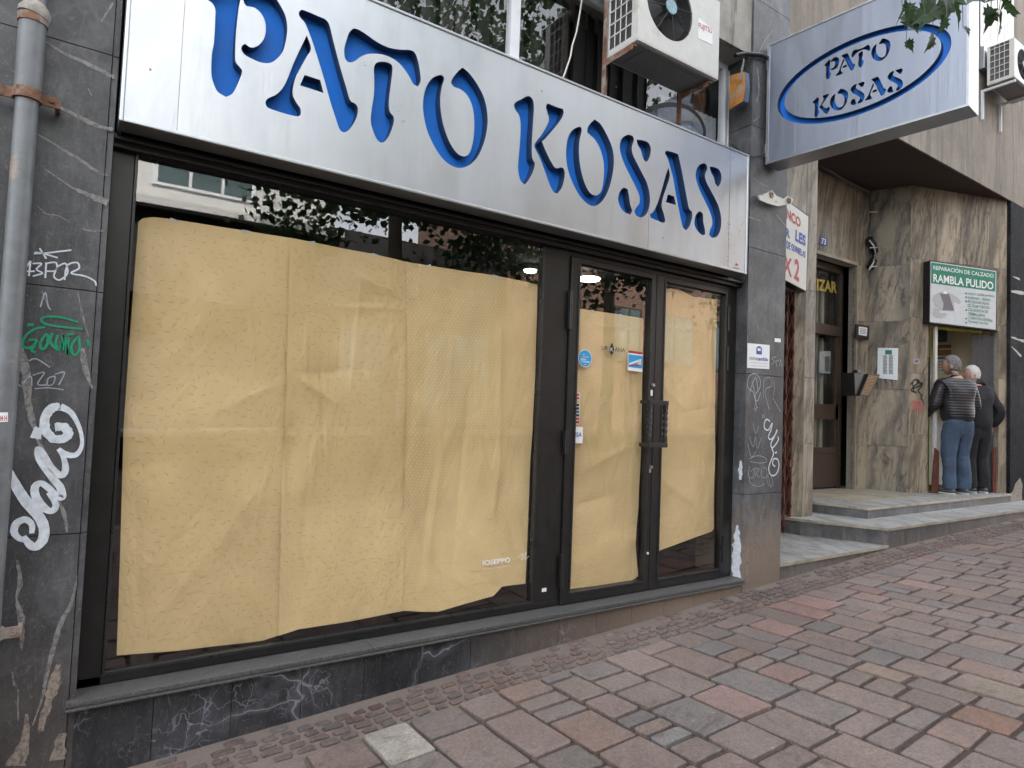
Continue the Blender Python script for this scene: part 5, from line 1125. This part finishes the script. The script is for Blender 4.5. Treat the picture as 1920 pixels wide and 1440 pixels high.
def on4p(px, py, d=.003): return PP(px, py, Vector((*K3, 0))+nW*(d if True else 0), nW)
ow = nW if nW.y < 0 else -nW
def W4(px, py, d=.003): return PP(px, py, Vector((*K3, 0))+ow*d, ow)
for st_ in ([(1025, 255), (1050, 225), (1075, 235), (1040, 270), (1030, 290), (1060, 300)], [(1060, 230), (1090, 260), (1070, 290), (1095, 320)], [(1035, 235), (1045, 300)], [(1085, 320), (1100, 365)], [(1045, 275), (1095, 250), (1060, 240)]): g.ribbon([W4(a, b) for a, b in Z8(st_)], .022, ow, 0, .2)
for st_ in ([(1050, 340), (1055, 425)], [(1025, 370), (1090, 350), (1095, 415)], [(1030, 400), (1075, 385), (1100, 420)], [(1070, 345), (1065, 415)], [(1035, 350), (1090, 390)]): g.ribbon([W4(a, b) for a, b in Z8(st_)], .014, ow, 1, .2)
for st_ in ([(1045, 105), (1070, 105), (1075, 125), (1048, 128), (1045, 105)],): g.ribbon([W4(a, b) for a, b in Z8(st_)], .018, ow, 2, .2)
tag(g.build('graffiti', ['ink_black', 'paint_pink', 'paint_scrawl'], B), 'black tag over a pink tag beside the cobbler opening')
# ---- cobbler's sign
def b5(P): return [(1680+a/6., 460+b/6.) for a, b in P]
O_ = thing('cobbler_sign', 'green and white sign reading REPARACIÓN DE CALZADO RAMBLA PULIDO over the cobbler opening', 'sign', W4(1805, 600, .05))
m = MB(); m.prism([W4(a, b, .10) for a, b in b5([(372, 872), (1132, 962), (1138, 278), (380, 170)])], -ow*.095, 0); m.build('frame', 'black_plastic', O_, bevel=.004)
def pan5(P, mat, d, nm): mm = MB(); mm.prism([W4(a, b, d) for a, b in b5(P)], -ow*.001); mm.build(nm, mat, O_)
pan5([(382, 862), (1122, 950), (1130, 288), (390, 180)], 'sign_grey', .103, 'face'); pan5([(396, 425), (1117, 520), (1120, 298), (398, 192)], 'ink_green', .105, 'band')
m = MB()
def tx5(s, P, mi, bo=.01, sh=0): put_text(m, s, [W4(a, b, .108) for a, b in b5(P)], mi, bo, sh)
tx5('REPARACIÓN DE CALZADO', [(420, 272), (1098, 366), (1098, 312), (420, 215)], 0, .01); tx5('RAMBLA PULIDO', [(420, 412), (1095, 500), (1095, 412), (420, 318)], 0, .02)
for k, (s, x1) in enumerate((('ALZA Y CUÑA LATERAL', 1108), ('FORRADO - TEÑIDO', 1065), ('RECAUCHUTADOS', 1048), ('DE TENIS Y BOTAS', 1052), ('COLOCACION DE', 1035), ('CREMALLERAS', 1000), ('COSIDO EN GENERAL', 1092), ('TRABAJO EN PIEL', 1040))):
    ya = 552+k*46; sl = (x1-810)*.115; tx5(s, [(810, ya), (x1, ya+sl), (x1, ya+sl-30), (810, ya-32)], 1, .005)
for yy in (540, 582, 630, 728, 825, 870): m.prism([W4(790+10*cos(t)+0, yy, .108) if False else W4(1680+(790+10*cos(t*pi/4))/6, 460+(yy+10*sin(t*pi/4))/6, .108) for t in range(8)], -ow*.0005, 1)
m.build('lettering', ['label_white', 'ink_green'], O_)
m = MB()
def pg(P, mi, d=.106): m.prism([W4(a, b, d) for a, b in b5(P)], -ow*.0008, mi)
pg([(525, 520), (575, 520), (620, 545), (700, 590), (735, 630), (715, 658), (650, 635), (655, 700), (655, 735), (525, 730), (490, 700), (470, 690), (450, 695), (412, 620), (425, 570), (470, 535)], 0)
pg([(495, 540), (600, 550), (625, 640), (655, 735), (525, 728), (538, 650)], 1, .1075); pg([(425, 705), (495, 715), (490, 760), (570, 765), (562, 800), (510, 815), (450, 815), (415, 780)], 0, .1065); pg([(533, 515), (575, 518), (575, 548), (533, 545)], 2, .1085)
m.build('picture', ['sign_shirt', 'sign_vest', 'label_white'], O_)
# ---- cobbler opening: shutters, inside, counter
def pt4(s, z, d=0): return Vector((*K3, z))+(Vector((*K4, 0))-Vector((*K3, 0))).normalized()*s-ow*d
u4 = (Vector((*K4, 0))-Vector((*K3, 0))).normalized()
def fold(s0, s1, d0, d1, z_0, z_1, n, name, mats, lab, cat, split=None):
    o = thing(name, lab, cat, pt4(s0, z_0, d0)); m = MB()
    for k in range(n):
        a, b = k/n, (k+1)/n; P = [pt4(s0+(s1-s0)*a+(.018 if k % 2 else 0), 0, d0+(d1-d0)*a), pt4(s0+(s1-s0)*b+(0 if k % 2 else .018), 0, d0+(d1-d0)*b)]
        zz_ = [z_0, z_1] if not split else [z_0]+list(split)+[z_1]
        for q_, (za_, zb_) in enumerate(zip(zz_, zz_[1:])): m.prism([(P[0].x, P[0].y, za_), (P[1].x, P[1].y, za_), (P[1].x, P[1].y, zb_), (P[0].x, P[0].y, zb_)], u4*.006, q_ % 2)
    m.build('leaves', mats, o); return o
zo = .66
oY = fold(oa+.01, oa+.10, -.01, .22, zo, od-.01, 6, 'folding_shutter', ['yellow_paint', 'navy_paint'], 'folded yellow shutter with a dark blue painted stretch, left side of the cobbler opening', 'shutter', (1.66, 2.48))
m = MB(); m.box(0, 0, 0, 0, 0, 0) if False else None
P = pt4(oa+.11, 0, .0); m.prism([pt4(oa+.10, zo, -.01), pt4(oa+.14, zo, -.01), pt4(oa+.14, od-.02, -.01), pt4(oa+.10, od-.02, -.01)], -ow*.03); m.build('edge_post', 'sign_cream', oY)
m = MB(); m.prism([pt4(oa+.04, zo-.01, -.03), pt4(oa+.16, zo-.01, -.03), pt4(oa+.16, 1.2, -.03), pt4(oa+.10, 1.25, -.03)], -ow*.02); m.build('foot_bolt', 'rust_red', oY)
oG = fold(ob-.02, ob-.34, .06, .14, zo, od-.06, 9, 'folding_shutter', ['grey_shutter', 'grey_shutter'], 'folded grey metal shutter, right side of the cobbler opening', 'shutter')
m = MB(); m.prism([pt4(ob-.05, zo-.01, .03), pt4(ob+.0, zo-.01, .03), pt4(ob, 1.28, .03), pt4(ob-.05, 1.22, .03)], -ow*.02); m.build('foot_bolt', 'rust_red', oG)
m = MB(); m.prism([pt4(oa+.12, od-.05, .01), pt4(ob-.3, od-.05, .01), pt4(ob-.3, od-.015, .01), pt4(oa+.12, od-.015, .01)], -ow*.04); m.build('head_rail', 'yellow_paint', oY)
m = MB()
def rw(s0, s1, d0, d1, z_0, z_1, mi=0): m.prism([pt4(s0, z_0, d0), pt4(s1, z_0, d0), pt4(s1, z_1, d0), pt4(s0, z_1, d0)], -ow*(d1-d0), mi)
rw(oa-.3, ob+.12, 0.8, 0.9, .5, 3.3); rw(oa-.4, oa-.3, .13, 0.9, .5, 3.3); rw(ob+.06, ob+.12, .13, 0.8, .5, 3.3); rw(oa-.3, ob+.06, .13, 0.8, 3.2, 3.3); rw(oa-.3, ob+.06, .0, 0.8, .5, .62)
m.build('cobbler_room', 'cream_wall', B)
o = thing('counter', 'white ribbed counter panel just inside the cobbler opening', 'counter', pt4(oa+.3, .7, .1))
m = MB(); rw(oa+.13, oa+.62, .12, .16, .74, 1.62)
for k in range(9): rw(oa+.15+k*.05, oa+.153+k*.05, .117, .12, .80, 1.60)
m.build('panel', 'white_plastic', o, bevel=.003); m = MB(); rw(oa+.12, oa+.63, .10, .3, 1.62, 1.65); m.build('top', 'white_plastic', o, bevel=.003)
m = MB(); rw(oa+.13, oa+.62, .16, .2, .63, .739); m.build('kick', 'black_plastic', o)
def inner(px, py, d): return PP(px, py, Vector((*K3, 0))-ow*d, ow)
o = thing('wall_calendar', 'paper calendar with rows of numbers on the cobbler wall', 'calendar', inner(1780, 695, 0.78))
m = MB(); m.prism([inner(a, b, 0.78) for a, b in Z8([(1178, 182), (1290, 182), (1290, 88), (1178, 92)])], -ow*.01)
m.build('sheet', 'label_white', o); m = MB()
m.prism([inner(a, b, 0.775) for a, b in Z8([(1180, 104), (1290, 102), (1290, 90), (1180, 94)])], -ow*.002, 1)
for r_ in range(4):
    for c in range(6): xx_, yy_ = 1188+c*17, 116+r_*17; m.prism([inner(a, b, 0.772) for a, b in Z8([(xx_, yy_+7), (xx_+8, yy_+7), (xx_+8, yy_), (xx_, yy_)])], -ow*.002, 0)
m.build('print', ['ink_grey', 'ink_blue'], o)
o = thing('poster', 'orange and brown poster above the calendar in the cobbler shop', 'poster', inner(1780, 668, 0.78)); m = MB(); m.prism([inner(a, b, 0.78) for a, b in Z8([(1182, 84), (1312, 80), (1314, 18), (1184, 22)])], -ow*.01); m.build('sheet', 'wood_slats', o)
m = MB(); m.prism([inner(a, b, 0.775) for a, b in Z8([(1190, 50), (1290, 48), (1290, 38), (1190, 40)])], -ow*.002, 0); m.prism([inner(a, b, 0.775) for a, b in Z8([(1262, 82), (1305, 82), (1300, 60), (1270, 62)])], -ow*.002, 1); m.build('print', ['sign_cream', 'ink_black'], o)
o = thing('poster', 'dark green picture high on the cobbler wall', 'poster', inner(1768, 630, 0.78)); m = MB(); m.prism([inner(a, b, 0.78) for a, b in fr([(1345, 1072), (1408, 1072), (1410, 985), (1345, 980)])], -ow*.01); m.build('sheet', 'ink_green', o); m = MB(); m.prism([inner(a, b, 0.775) for a, b in fr([(1352, 1062), (1400, 1062), (1400, 1000), (1352, 1000)])], -ow*.002); m.build('picture', 'bluegrey_plastic', o)

# ---- right-hand upper window and second AC
wy = .40
m = MB(); q = [PY(a, b, wy) for a, b in z6([(1640, 300), (1720, 345), (1790, 300), (1790, -200), (1640, -250)])]
x0_ = PY(*z6([(1645, 300)])[0], wy).x; x1_ = PY(*z6([(1840, 200)])[0], wy).x; zb_ = PY(*z6([(1700, 335)])[0], wy).z
m.box(x0_, x1_, wy-.015, wy+.0, zb_, zb_+1.5); UB = m.build('shuttered_window', 'window_white', B, bevel=.004); UB['label'] = 'pale shuttered window above the cobbler'
m = MB(); k = 0
while x0_+.06+k*.12 < x1_-.05: m.box(x0_+.06+k*.12, x0_+.15+k*.12, wy-.02, wy-.0155, zb_+.05, zb_+1.4); k += 1
m.build('shutter_panel', 'sign_cream', UB)
bx('sill_cover', 'aluminium_trim', UB, x0_-.02, x1_+.2, wy-.06, wy+.0, zb_-.32, zb_-.02, bevel=.004)
q = z6([(1860, 475), (1920, 510), (1740, 470)])
yA = .02; a2 = PY(*q[0], yA)
A2 = ac_unit(a2.x, a2.x+.8, yA, yA+.30, a2.z, a2.z+.52, (a2.x+.3, a2.z+.26), .2, 'white air conditioner at the right edge above the cobbler')
o = thing('wall_bracket', 'white metal bracket under the right-hand air conditioner', 'bracket', (a2.x+.1, .4, a2.z))
m = MB(); m.box(a2.x+.03, a2.x+.06, yA, .40, a2.z-.05, a2.z-.02); m.build('arm', 'sign_grey', o); m = MB(); m.box(a2.x+.03, a2.x+.06, .37, .40, a2.z-.42, a2.z-.05); m.build('upright', 'sign_grey', o)
o = thing('wall_bracket', 'second white bracket under the right-hand air conditioner, further along', 'bracket', (a2.x+.6, .4, a2.z))
m = MB(); m.box(a2.x+.63, a2.x+.66, yA, .40, a2.z-.05, a2.z-.02); m.build('arm', 'sign_grey', o); m = MB(); m.box(a2.x+.63, a2.x+.66, .37, .40, a2.z-.42, a2.z-.05); m.build('upright', 'sign_grey', o)

# ================================================================== PEOPLE
def skinned(name, mat, parent, nodes, edges, sub=2, extra=None, smooth=True, folds=0):
    me = bpy.data.meshes.new(name); me.from_pydata([n[0] for n in nodes], edges, []); o = bpy.data.objects.new('tmp', me); col.objects.link(o)
    sk = o.modifiers.new('s', 'SKIN'); sk.use_smooth_shade = True
    for i, n in enumerate(nodes): r = n[1]; me.skin_vertices[0].data[i].radius = r if isinstance(r, tuple) else (r, r)
    me.skin_vertices[0].data[0].use_root = True
    ss = o.modifiers.new('u', 'SUBSURF'); ss.levels = sub; ss.render_levels = sub
    bpy.context.view_layer.update(); ev = o.evaluated_get(bpy.context.evaluated_depsgraph_get()); m2 = bpy.data.meshes.new_from_object(ev)
    vs = [v.co+v.normal*((noise.noise(Vector((v.co.x*9, v.co.y*9, v.co.z*5.5+folds*3)))*.014+noise.noise(Vector((v.co.x*16, v.co.y*16, v.co.z*26)))*.005) if folds else 0) for v in m2.vertices]; fs = [tuple(p.vertices) for p in m2.polygons]
    bpy.data.objects.remove(o); bpy.data.meshes.remove(m2)
    m = MB(); m.add(vs, fs, 0, True)
    if extra: extra(m)
    me = bpy.data.meshes.new(name); me.from_pydata([tuple(p) for p in m.v], [], m.f); me.materials.append(MATS[mat])
    for p in me.polygons: p.use_smooth = True
    me.update(); ob_ = bpy.data.objects.new(name, me); col.objects.link(ob_); ob_.parent = parent; return ob_
def blob(mb, c, r, fn=None, nu=20, nv=14):
    vs = []; c = Vector(c)
    for j in range(nv+1):
        th = pi*j/nv
        for i in range(nu):
            ph = 2*pi*i/nu; d = Vector((sin(th)*cos(ph), sin(th)*sin(ph), cos(th)))
            p = Vector((d.x*r[0], d.y*r[1], d.z*r[2])); vs.append(c+(fn(d, p) if fn else p))
    mb.add(vs, [(j*nu+i, (j+1)*nu+i, (j+1)*nu+(i+1) % nu, j*nu+(i+1) % nu) for j in range(nv) for i in range(nu)], 0, True)
def head(mb, c, yaw):
    R_ = Matrix.Rotation(yaw, 3, 'Z')
    def fn(d, p):
        q = p.copy()
        if d.z < -.1: q.x *= 1-.28*(-d.z); q.y *= 1-.12*(-d.z)
        if d.y > .75 and abs(d.x) < .3:
            q.y += .02*math.exp(-((d.z+.12)/.14)**2)*math.exp(-(d.x/.14)**2)      # nose
            q.y += .010*math.exp(-((d.z+.48)/.09)**2)                              # mouth
        if d.y > .4: q.y -= .010*math.exp(-((d.z-.08)/.1)**2)*math.exp(-((abs(d.x)-.33)/.14)**2)  # eye sockets
        if d.y > .5 and d.z < -.7: q.y += .014
        return R_ @ q
    blob(mb, c, (.078, .098, .122), fn, 28, 22)
    for s in (-1, 1): blob(mb, Vector(c)+R_ @ Vector((s*.08, -.005, -.01)), (.012, .022, .034), lambda d, p: R_ @ p, 10, 8)
    blob(mb, Vector(c)+R_ @ Vector((0, .108, -.024)), (.011, .012, .013), lambda d, p: R_ @ p, 8, 6)
def hair(mb, c, yaw, thick=.012):
    R_ = Matrix.Rotation(yaw, 3, 'Z')
    def fn(d, p):
        k = 1.0 if (d.z > .28-.0*d.y and d.y < .8) or (d.y < .3 and d.z > -.6) else .86
        if d.y > .55 and d.z < .55: k = .84
        return R_ @ (p*k*(1+.05*noise.noise(d*6)+.04*noise.noise(d*15)))
    blob(mb, Vector(c)+R_ @ Vector((0, -.006, .012)), (.078+thick, .098+thick, .12+thick), fn, 28, 22)
def hand(nodes, edges, wrist, root, dr, side):
    """palm and five curled fingers hanging in direction dr"""
    w_ = Vector(wrist); d = Vector(dr).normalized(); s = Vector(side).normalized(); f = d.cross(s).normalized()
    i0 = len(nodes); nodes.append((tuple(w_+d*.05), (.022, .036))); edges.append((root, i0)); nodes.append((tuple(w_+d*.09), (.016, .034))); edges.append((i0, i0+1))
    for k, (o_, ln) in enumerate(((-.027, .062), (-.009, .072), (.009, .068), (.026, .054))):
        a = w_+d*.105+s*o_; b = a+d*ln*.5+f*.012; c = b+d*ln*.3+f*ln*.35; j = len(nodes); nodes.extend([(tuple(a), .009), (tuple(b), .0085), (tuple(c), .0075)]); edges.extend([(i0+1, j), (j, j+1), (j+1, j+2)])
    a = w_+d*.05-s*.036; b = a+d*.032-s*.014+f*.012; c = b+d*.028+f*.01; j = len(nodes); nodes.extend([(tuple(a), .011), (tuple(b), .01), (tuple(c), .008)]); edges.extend([(i0, j), (j, j+1), (j+1, j+2)])
def person(loc, rot, label, spec):
    P = bpy.data.objects.new('person', None); col.objects.link(P); P.location = loc; P.rotation_euler = (0, 0, rot); P.scale = (spec['s'],)*3; tag(P, label, 'person', None)
    ft = spec['feet']; sh = 1.45
    lh, rh = spec['lhand'], spec['rhand']; le, re = spec['lelb'], spec['relb']; ln_ = spec.get('lean', 0)
    hc = Vector(spec['head'])
    # body: neck, torso, arms, legs in one surface
    N = [((0, 0, .95), (.15, .11)), ((0, .0+ln_*.3, 1.12), (.14, .11)), ((0, ln_*.7, 1.3), (.16, .11)), ((0, ln_, sh-.01), (.11, .08)), ((0, ln_+.01, 1.53), .055), (tuple(hc-Vector((0, 0, .06))), .06)]
    E_ = [(0, 1), (1, 2), (2, 3), (3, 4), (4, 5)]
    def arm(sx, el, ha):
        a = len(N); N.append(((sx*.18, ln_, sh-.03), .06)); N.append((el, .042)); N.append((ha, .028)); E_.extend([(3, a), (a, a+1), (a+1, a+2)]); return a+2
    ia = arm(-1, le, lh); ib = arm(1, re, rh)
    hand(N, E_, lh, ia, Vector(lh)-Vector(le), (0, 1, .3)); hand(N, E_, rh, ib, Vector(rh)-Vector(re), (0, 1, .3))
    for sx, f in ((-1, ft[0]), (1, ft[1])):
        a = len(N); N.append(((sx*.09, 0, .86), .09)); N.append((((sx*.09+f[0])/2, f[1]/2+.02, .49), .06)); N.append(((f[0], f[1], .09), .042)); N.append(((f[0]+sx*.01, f[1]+.12, .04), .035)); E_.extend([(0, a), (a, a+1), (a+1, a+2), (a+2, a+3)])
    def ex(mb): head(mb, hc, spec['hyaw'])
    bo = skinned('body', 'skin', P, N, E_, 2, ex)
    mm = MB(); hair(mm, hc, spec['hyaw']); 
    me = bpy.data.meshes.new('hair'); me.from_pydata([tuple(v) for v in mm.v], [], mm.f); me.materials.append(MATS[spec['hair']])
    for p in me.polygons: p.use_smooth = True
    o = bpy.data.objects.new('hair', me); col.objects.link(o); o.parent = P
    # trousers
    T = [((0, -.015, 1.06), (.165, .13)), ((0, -.02, .92), (.165, .145))]; TE = [(0, 1)]
    for sx, f in ((-1, ft[0]), (1, ft[1])):
        a = len(T); T.extend([((sx*.085, -.01, .80), .115), (((sx*.09+f[0])/2, f[1]/2+.025, .5), .086), (((sx*.09+f[0]*2)/3, f[1]*.7, .3), .082), ((f[0], f[1]-.005, .10), .083), ((f[0], f[1], .055), .086)])
        TE.extend([(1, a), (a, a+1), (a+1, a+2), (a+2, a+3), (a+3, a+4)])
    skinned('trousers', spec['legs'], P, T, TE, 3, None, True, 1)
    # jacket
    jz = spec['hem']; J = [((0, -.012, jz), spec['hemr']), ((0, -.01+ln_*.3, 1.06), (.215, .175)), ((0, ln_*.6-.015, 1.24), (.225, .175)), ((0, ln_-.015, 1.38), (.19, .15)), ((0, ln_-.0, 1.48), (.10, .085)), ((0, ln_+.01, 1.575), (.082, .08))]
    JE = [(0, 1), (1, 2), (2, 3), (3, 4), (4, 5)]
    for sx, el, ha in ((-1, le, lh), (1, re, rh)):
        a = len(J); hv = Vector(ha); ev = Vector(el); J.extend([((sx*.195, ln_-.01, 1.405), .088), (tuple(Vector((sx*.195, ln_, 1.405)).lerp(ev, .55)), .076), (el, .07), (tuple(ev.lerp(hv, .55)), .06), (tuple(ev.lerp(hv, .93)), .05)])
        JE.extend([(3, a), (a, a+1), (a+1, a+2), (a+2, a+3), (a+3, a+4)])
    skinned('jacket', spec['coat'], P, J, JE, 3, None, True, 2)
    for f, yw in ((ft[0], .15), (ft[1], -.15)):
        R2 = Matrix.Rotation(yw, 3, 'Z')
        for nm, mt, z_a, hh, w_, ln2 in (('shoe', 'shoe_grey' if spec['s'] > 1.05 or True else '', .03, .085, .046, .145), ('sole', 'shoe_sole', .0, .022, .046, .146)):
            mm = MB()
            def fn(d, p, hh=hh, nm=nm):
                q = Vector((d.x*w_*(1-.15*max(0, -d.y)), d.y*ln2+.045, max(0, d.z)*hh))
                if nm == 'shoe' and d.y > .2: q.z *= 1-.45*min(1, (d.y-.2)/.8)
                if nm == 'sole': q.z = min(q.z, hh) if d.z > 0 else 0; q.z = hh*(.9 if d.z > .15 else 0)
                return R2 @ q
            blob(mm, (f[0], f[1], z_a), (1, 1, 1), fn, 20, 12)
            me = bpy.data.meshes.new(nm); me.from_pydata([tuple(v) for v in mm.v], [], mm.f); me.materials.append(MATS[mt])
            for p in me.polygons: p.use_smooth = True
            o = bpy.data.objects.new(nm, me); col.objects.link(o); o.parent = P
    return P
fa = PZ(1798, 927, ZT[2]); fb_ = PZ(1850, 924, ZT[2])
person((fa.x-.02, fa.y+.02, ZT[2]+.001), radians(-30), 'man in a black quilted puffer jacket and blue jeans with short grey hair, back turned', dict(s=1.045, feet=((-.13, -.03), (.12, .03)), lhand=(-.25, .26, .98), rhand=(.20, .24, .98), lelb=(-.28, .03, 1.12), relb=(.26, -.02, 1.12),
    head=(-.01, .10, 1.655), hyaw=radians(52), hair='grey_hair', legs='jeans', coat='puffer_cloth', hem=.86, hemr=(.195, .165), lean=.05))
person((fb_.x-.17, fb_.y+.07, ZT[2]+.001), radians(-30), 'white-haired man in a plain black coat and trousers, mostly hidden behind the other', dict(s=1.0, feet=((-.10, -.02), (.12, .02)), lhand=(-.27, .10, .93), rhand=(.27, .05, .90), lelb=(-.30, -.06, 1.14), relb=(.31, -.08, 1.13),
    head=(0, .09, 1.64), hyaw=radians(75), hair='white_hair', legs='black_cloth', coat='black_cloth', hem=.78, hemr=(.215, .17), lean=.04))

# ================================================================== LEAVES HANGING INTO THE PICTURE
LV = thing('tree_branch', 'dark green lobed leaves of a street tree hanging in front of the projecting sign', 'tree branch', PY(1760, 20, -2.2))
lobes = [(0, 0), (.10, .05), (.32, -.02), (.24, .14), (.48, .2), (.36, .3), (.42, .44), (.26, .42), (.2, .62), (.1, .66), (0, .95), (-.1, .66), (-.2, .62), (-.26, .42), (-.42, .44), (-.36, .3), (-.48, .2), (-.24, .14), (-.32, -.02), (-.10, .05)]
rr = random.Random(12); m = MB(); tw = MB()
def leaf_at(mb, P, d, n, size):
    d = d.normalized(); s = d.cross(n).normalized(); nn = s.cross(d)
    mid = P+d*size*.35
    vs = [P+s*u*size+d*v*size+nn*(abs(u)*.25*size*rr.uniform(.4, 1)-v*v*.15*size) for u, v in lobes]; o_ = len(vs)
    mb.add(vs+[mid], [(i, (i+1) % o_, o_) for i in range(o_)], 0)
ctr = [(1705, 12, 40), (1722, 5, 55), (1745, 20, 60), (1765, 32, 70), (1735, 40, 50), (1780, 12, 60), (1755, 5, 50), (1712, 48, 36), (1790, 2, 50), (1722, 62, 30), (1770, 55, 45), (1748, 60, 35), (1845, 8, 50), (1862, 15, 50), (1840, 28, 36), (1885, 3, 60), (1905, 10, 60), (1875, 22, 36), (1918, -5, 60), (1700, -8, 60), (1740, -25, 80), (1790, -30, 80), (1850, -30, 80), (1900, -40, 80)]
for cx4, cy4, s in ctr:
    p = PP(cx4, cy4-6, CAM+fwd*2.9, fwd)+fwd*rr.uniform(-.12, .12); d = Vector((rr.uniform(-.8, .5), rr.uniform(-.5, .5), rr.uniform(-1, -.1))); n_ = Vector((rr.uniform(-.6, .6), -1, rr.uniform(-.3, .8)))
    leaf_at(m, p, d, n_, s*.92/FPX*2.9*rr.uniform(.85, 1.15)); top_ = p+Vector((rr.uniform(-.03, .03), .0, .10)); tw.tube([p, top_], .0015, 4)
m.build('leaves', 'leaf_green', LV)
base = [PP(a, b, CAM+fwd*2.9, fwd) for a, b in ((1712, -5), (1760, -30), (1830, -50), (1900, -60), (1980, -160), (2100, -400))]
tw.tube(base, [.003, .004, .005, .007, .01, .016], 8); tw.build('twig', 'bark', LV)

# ================================================================== ACROSS THE STREET (seen in the glass)
def far_building(name_lab, x0, x1, y0, y1, z_1, mat, wins, glassm='building_glass', framem='brown_steel'):
    o = thing('facing_building', name_lab, 'building', ((x0+x1)/2, y0, 0)); m = MB(); m.box(x0, x1, y0-6, y0, 0, z_1); m.build('wall', mat, o)
    for (a, b, c, e_) in wins:
        m = MB(); m.box(a-.06, b+.06, y0, y0+.05, c-.06, e_+.06); f = m.build('window', framem, o); m = MB(); n_ = max(1, round((b-a)/.6)); w_ = (b-a)/n_
        for k in range(n_): m.box(a+k*w_+.03, a+(k+1)*w_-.03, y0+.051, y0+.055, c, e_)
        m.build('pane', glassm, f)
    return o
wins = []
for fl in range(3):
    for k in range(-6, 2): wins.append((1.1+k*2.6, 1.1+k*2.6+1.9, 6.1+fl*3.4, 8.4+fl*3.4))
FB = far_building('white building with rows of white framed windows facing the shop across the street', -16, 4.9, -12, 0, 9.6, 'facade_white', [w_ for w_ in wins if w_[1] < 4.8 and w_[3] < 9], 'building_glass', 'window_white')
m = MB(); m.box(-16, 4.9, -11.9, -11.0, 5.35, 5.5); m.box(-16, 4.9, -11.95, -11.3, 3.6, 5.34, 1); m.box(-16, 4.9, -11.98, -11.95, 0, 3.6, 1); m.build('canopy', ['facade_white', 'dark_interior'], FB)
far_building('brown building standing further along across the street', 10.5, 30, -13, 0, 10.5, 'facade_brown', [(12+k*2.8, 13.6+k*2.8, 3.5+f*3, 5.3+f*3) for k in range(5) for f in range(2)])
far_building('added low dark shop row closing the gap across the street to darken the glass reflections', 5.0, 10.4, -12.5, 0, 6.0, 'dark_interior', [(5.4, 7.2, 1.2, 3.6), (7.8, 9.8, 1.2, 3.6)])  # added so the papered window mirrors something dark instead of the open gap
def tree(x, y, h, r, seed, lab, nleaf=5200):
    rn = random.Random(seed); zg = gz(x, y); T = thing('street_tree', lab, 'tree', (x, y, zg), 'street trees across the pavement')
    m = MB(); m.tube([(x, y, zg-.05), (x+.05, y, zg+h*.25), (x-.05, y+.05, zg+h*.5), (x, y, zg+h*.8)], [.17, .14, .11, .05], 10)
    br = []
    for k in range(9):
        a = rn.uniform(0, 2*pi); z_a = zg+h*rn.uniform(.4, .62); e_ = Vector((x+cos(a)*r*.75, y+sin(a)*r*.75, zg+h*rn.uniform(.6, .98))); br.append(e_)
        m.tube([(x, y, z_a), ((x+e_.x)/2, (y+e_.y)/2, (z_a+e_.z)/2+.15), tuple(e_)], [.06, .035, .012], 7)
    m.build('trunk', 'bark', T)
    m = MB(); cl = []
    for k in range(60):
        a = rn.uniform(0, 2*pi); rad = r*math.sqrt(rn.random()); zc = zg+h*rn.uniform(.38, 1.02); cl.append((Vector((x+cos(a)*rad, y+sin(a)*rad, zc)), rn.uniform(.4, .9)))
    for k in range(nleaf):
        c, cr_ = rn.choice(cl); v = Vector((rn.gauss(0, 1), rn.gauss(0, 1), rn.gauss(0, .8))); p = c+v*cr_*.5; s_ = rn.uniform(.09, .17)
        d = Vector((rn.uniform(-1, 1), rn.uniform(-1, 1), rn.uniform(-1, .3))).normalized(); n_ = Vector((rn.uniform(-1, 1), rn.uniform(-1, 1), rn.uniform(.2, 1))).normalized(); s1 = d.cross(n_).normalized()
        m.add([p, p+d*s_*.5+s1*s_*.5, p+d*s_, p+d*s_*.5-s1*s_*.5], [(0, 1, 2, 3)], 0)
    m.build('crown', 'leaf_green', T)
tree(4.5, -7.2, 9.8, 2.6, 3, 'leafy street tree facing the middle of the papered window', 10000)
tree(10.0, -7.6, 9.4, 2.7, 5, 'leafy street tree facing the double doors', 9000)
tree(16.5, -7.0, 9.0, 2.6, 8, 'leafy street tree farthest up the street', 7000)
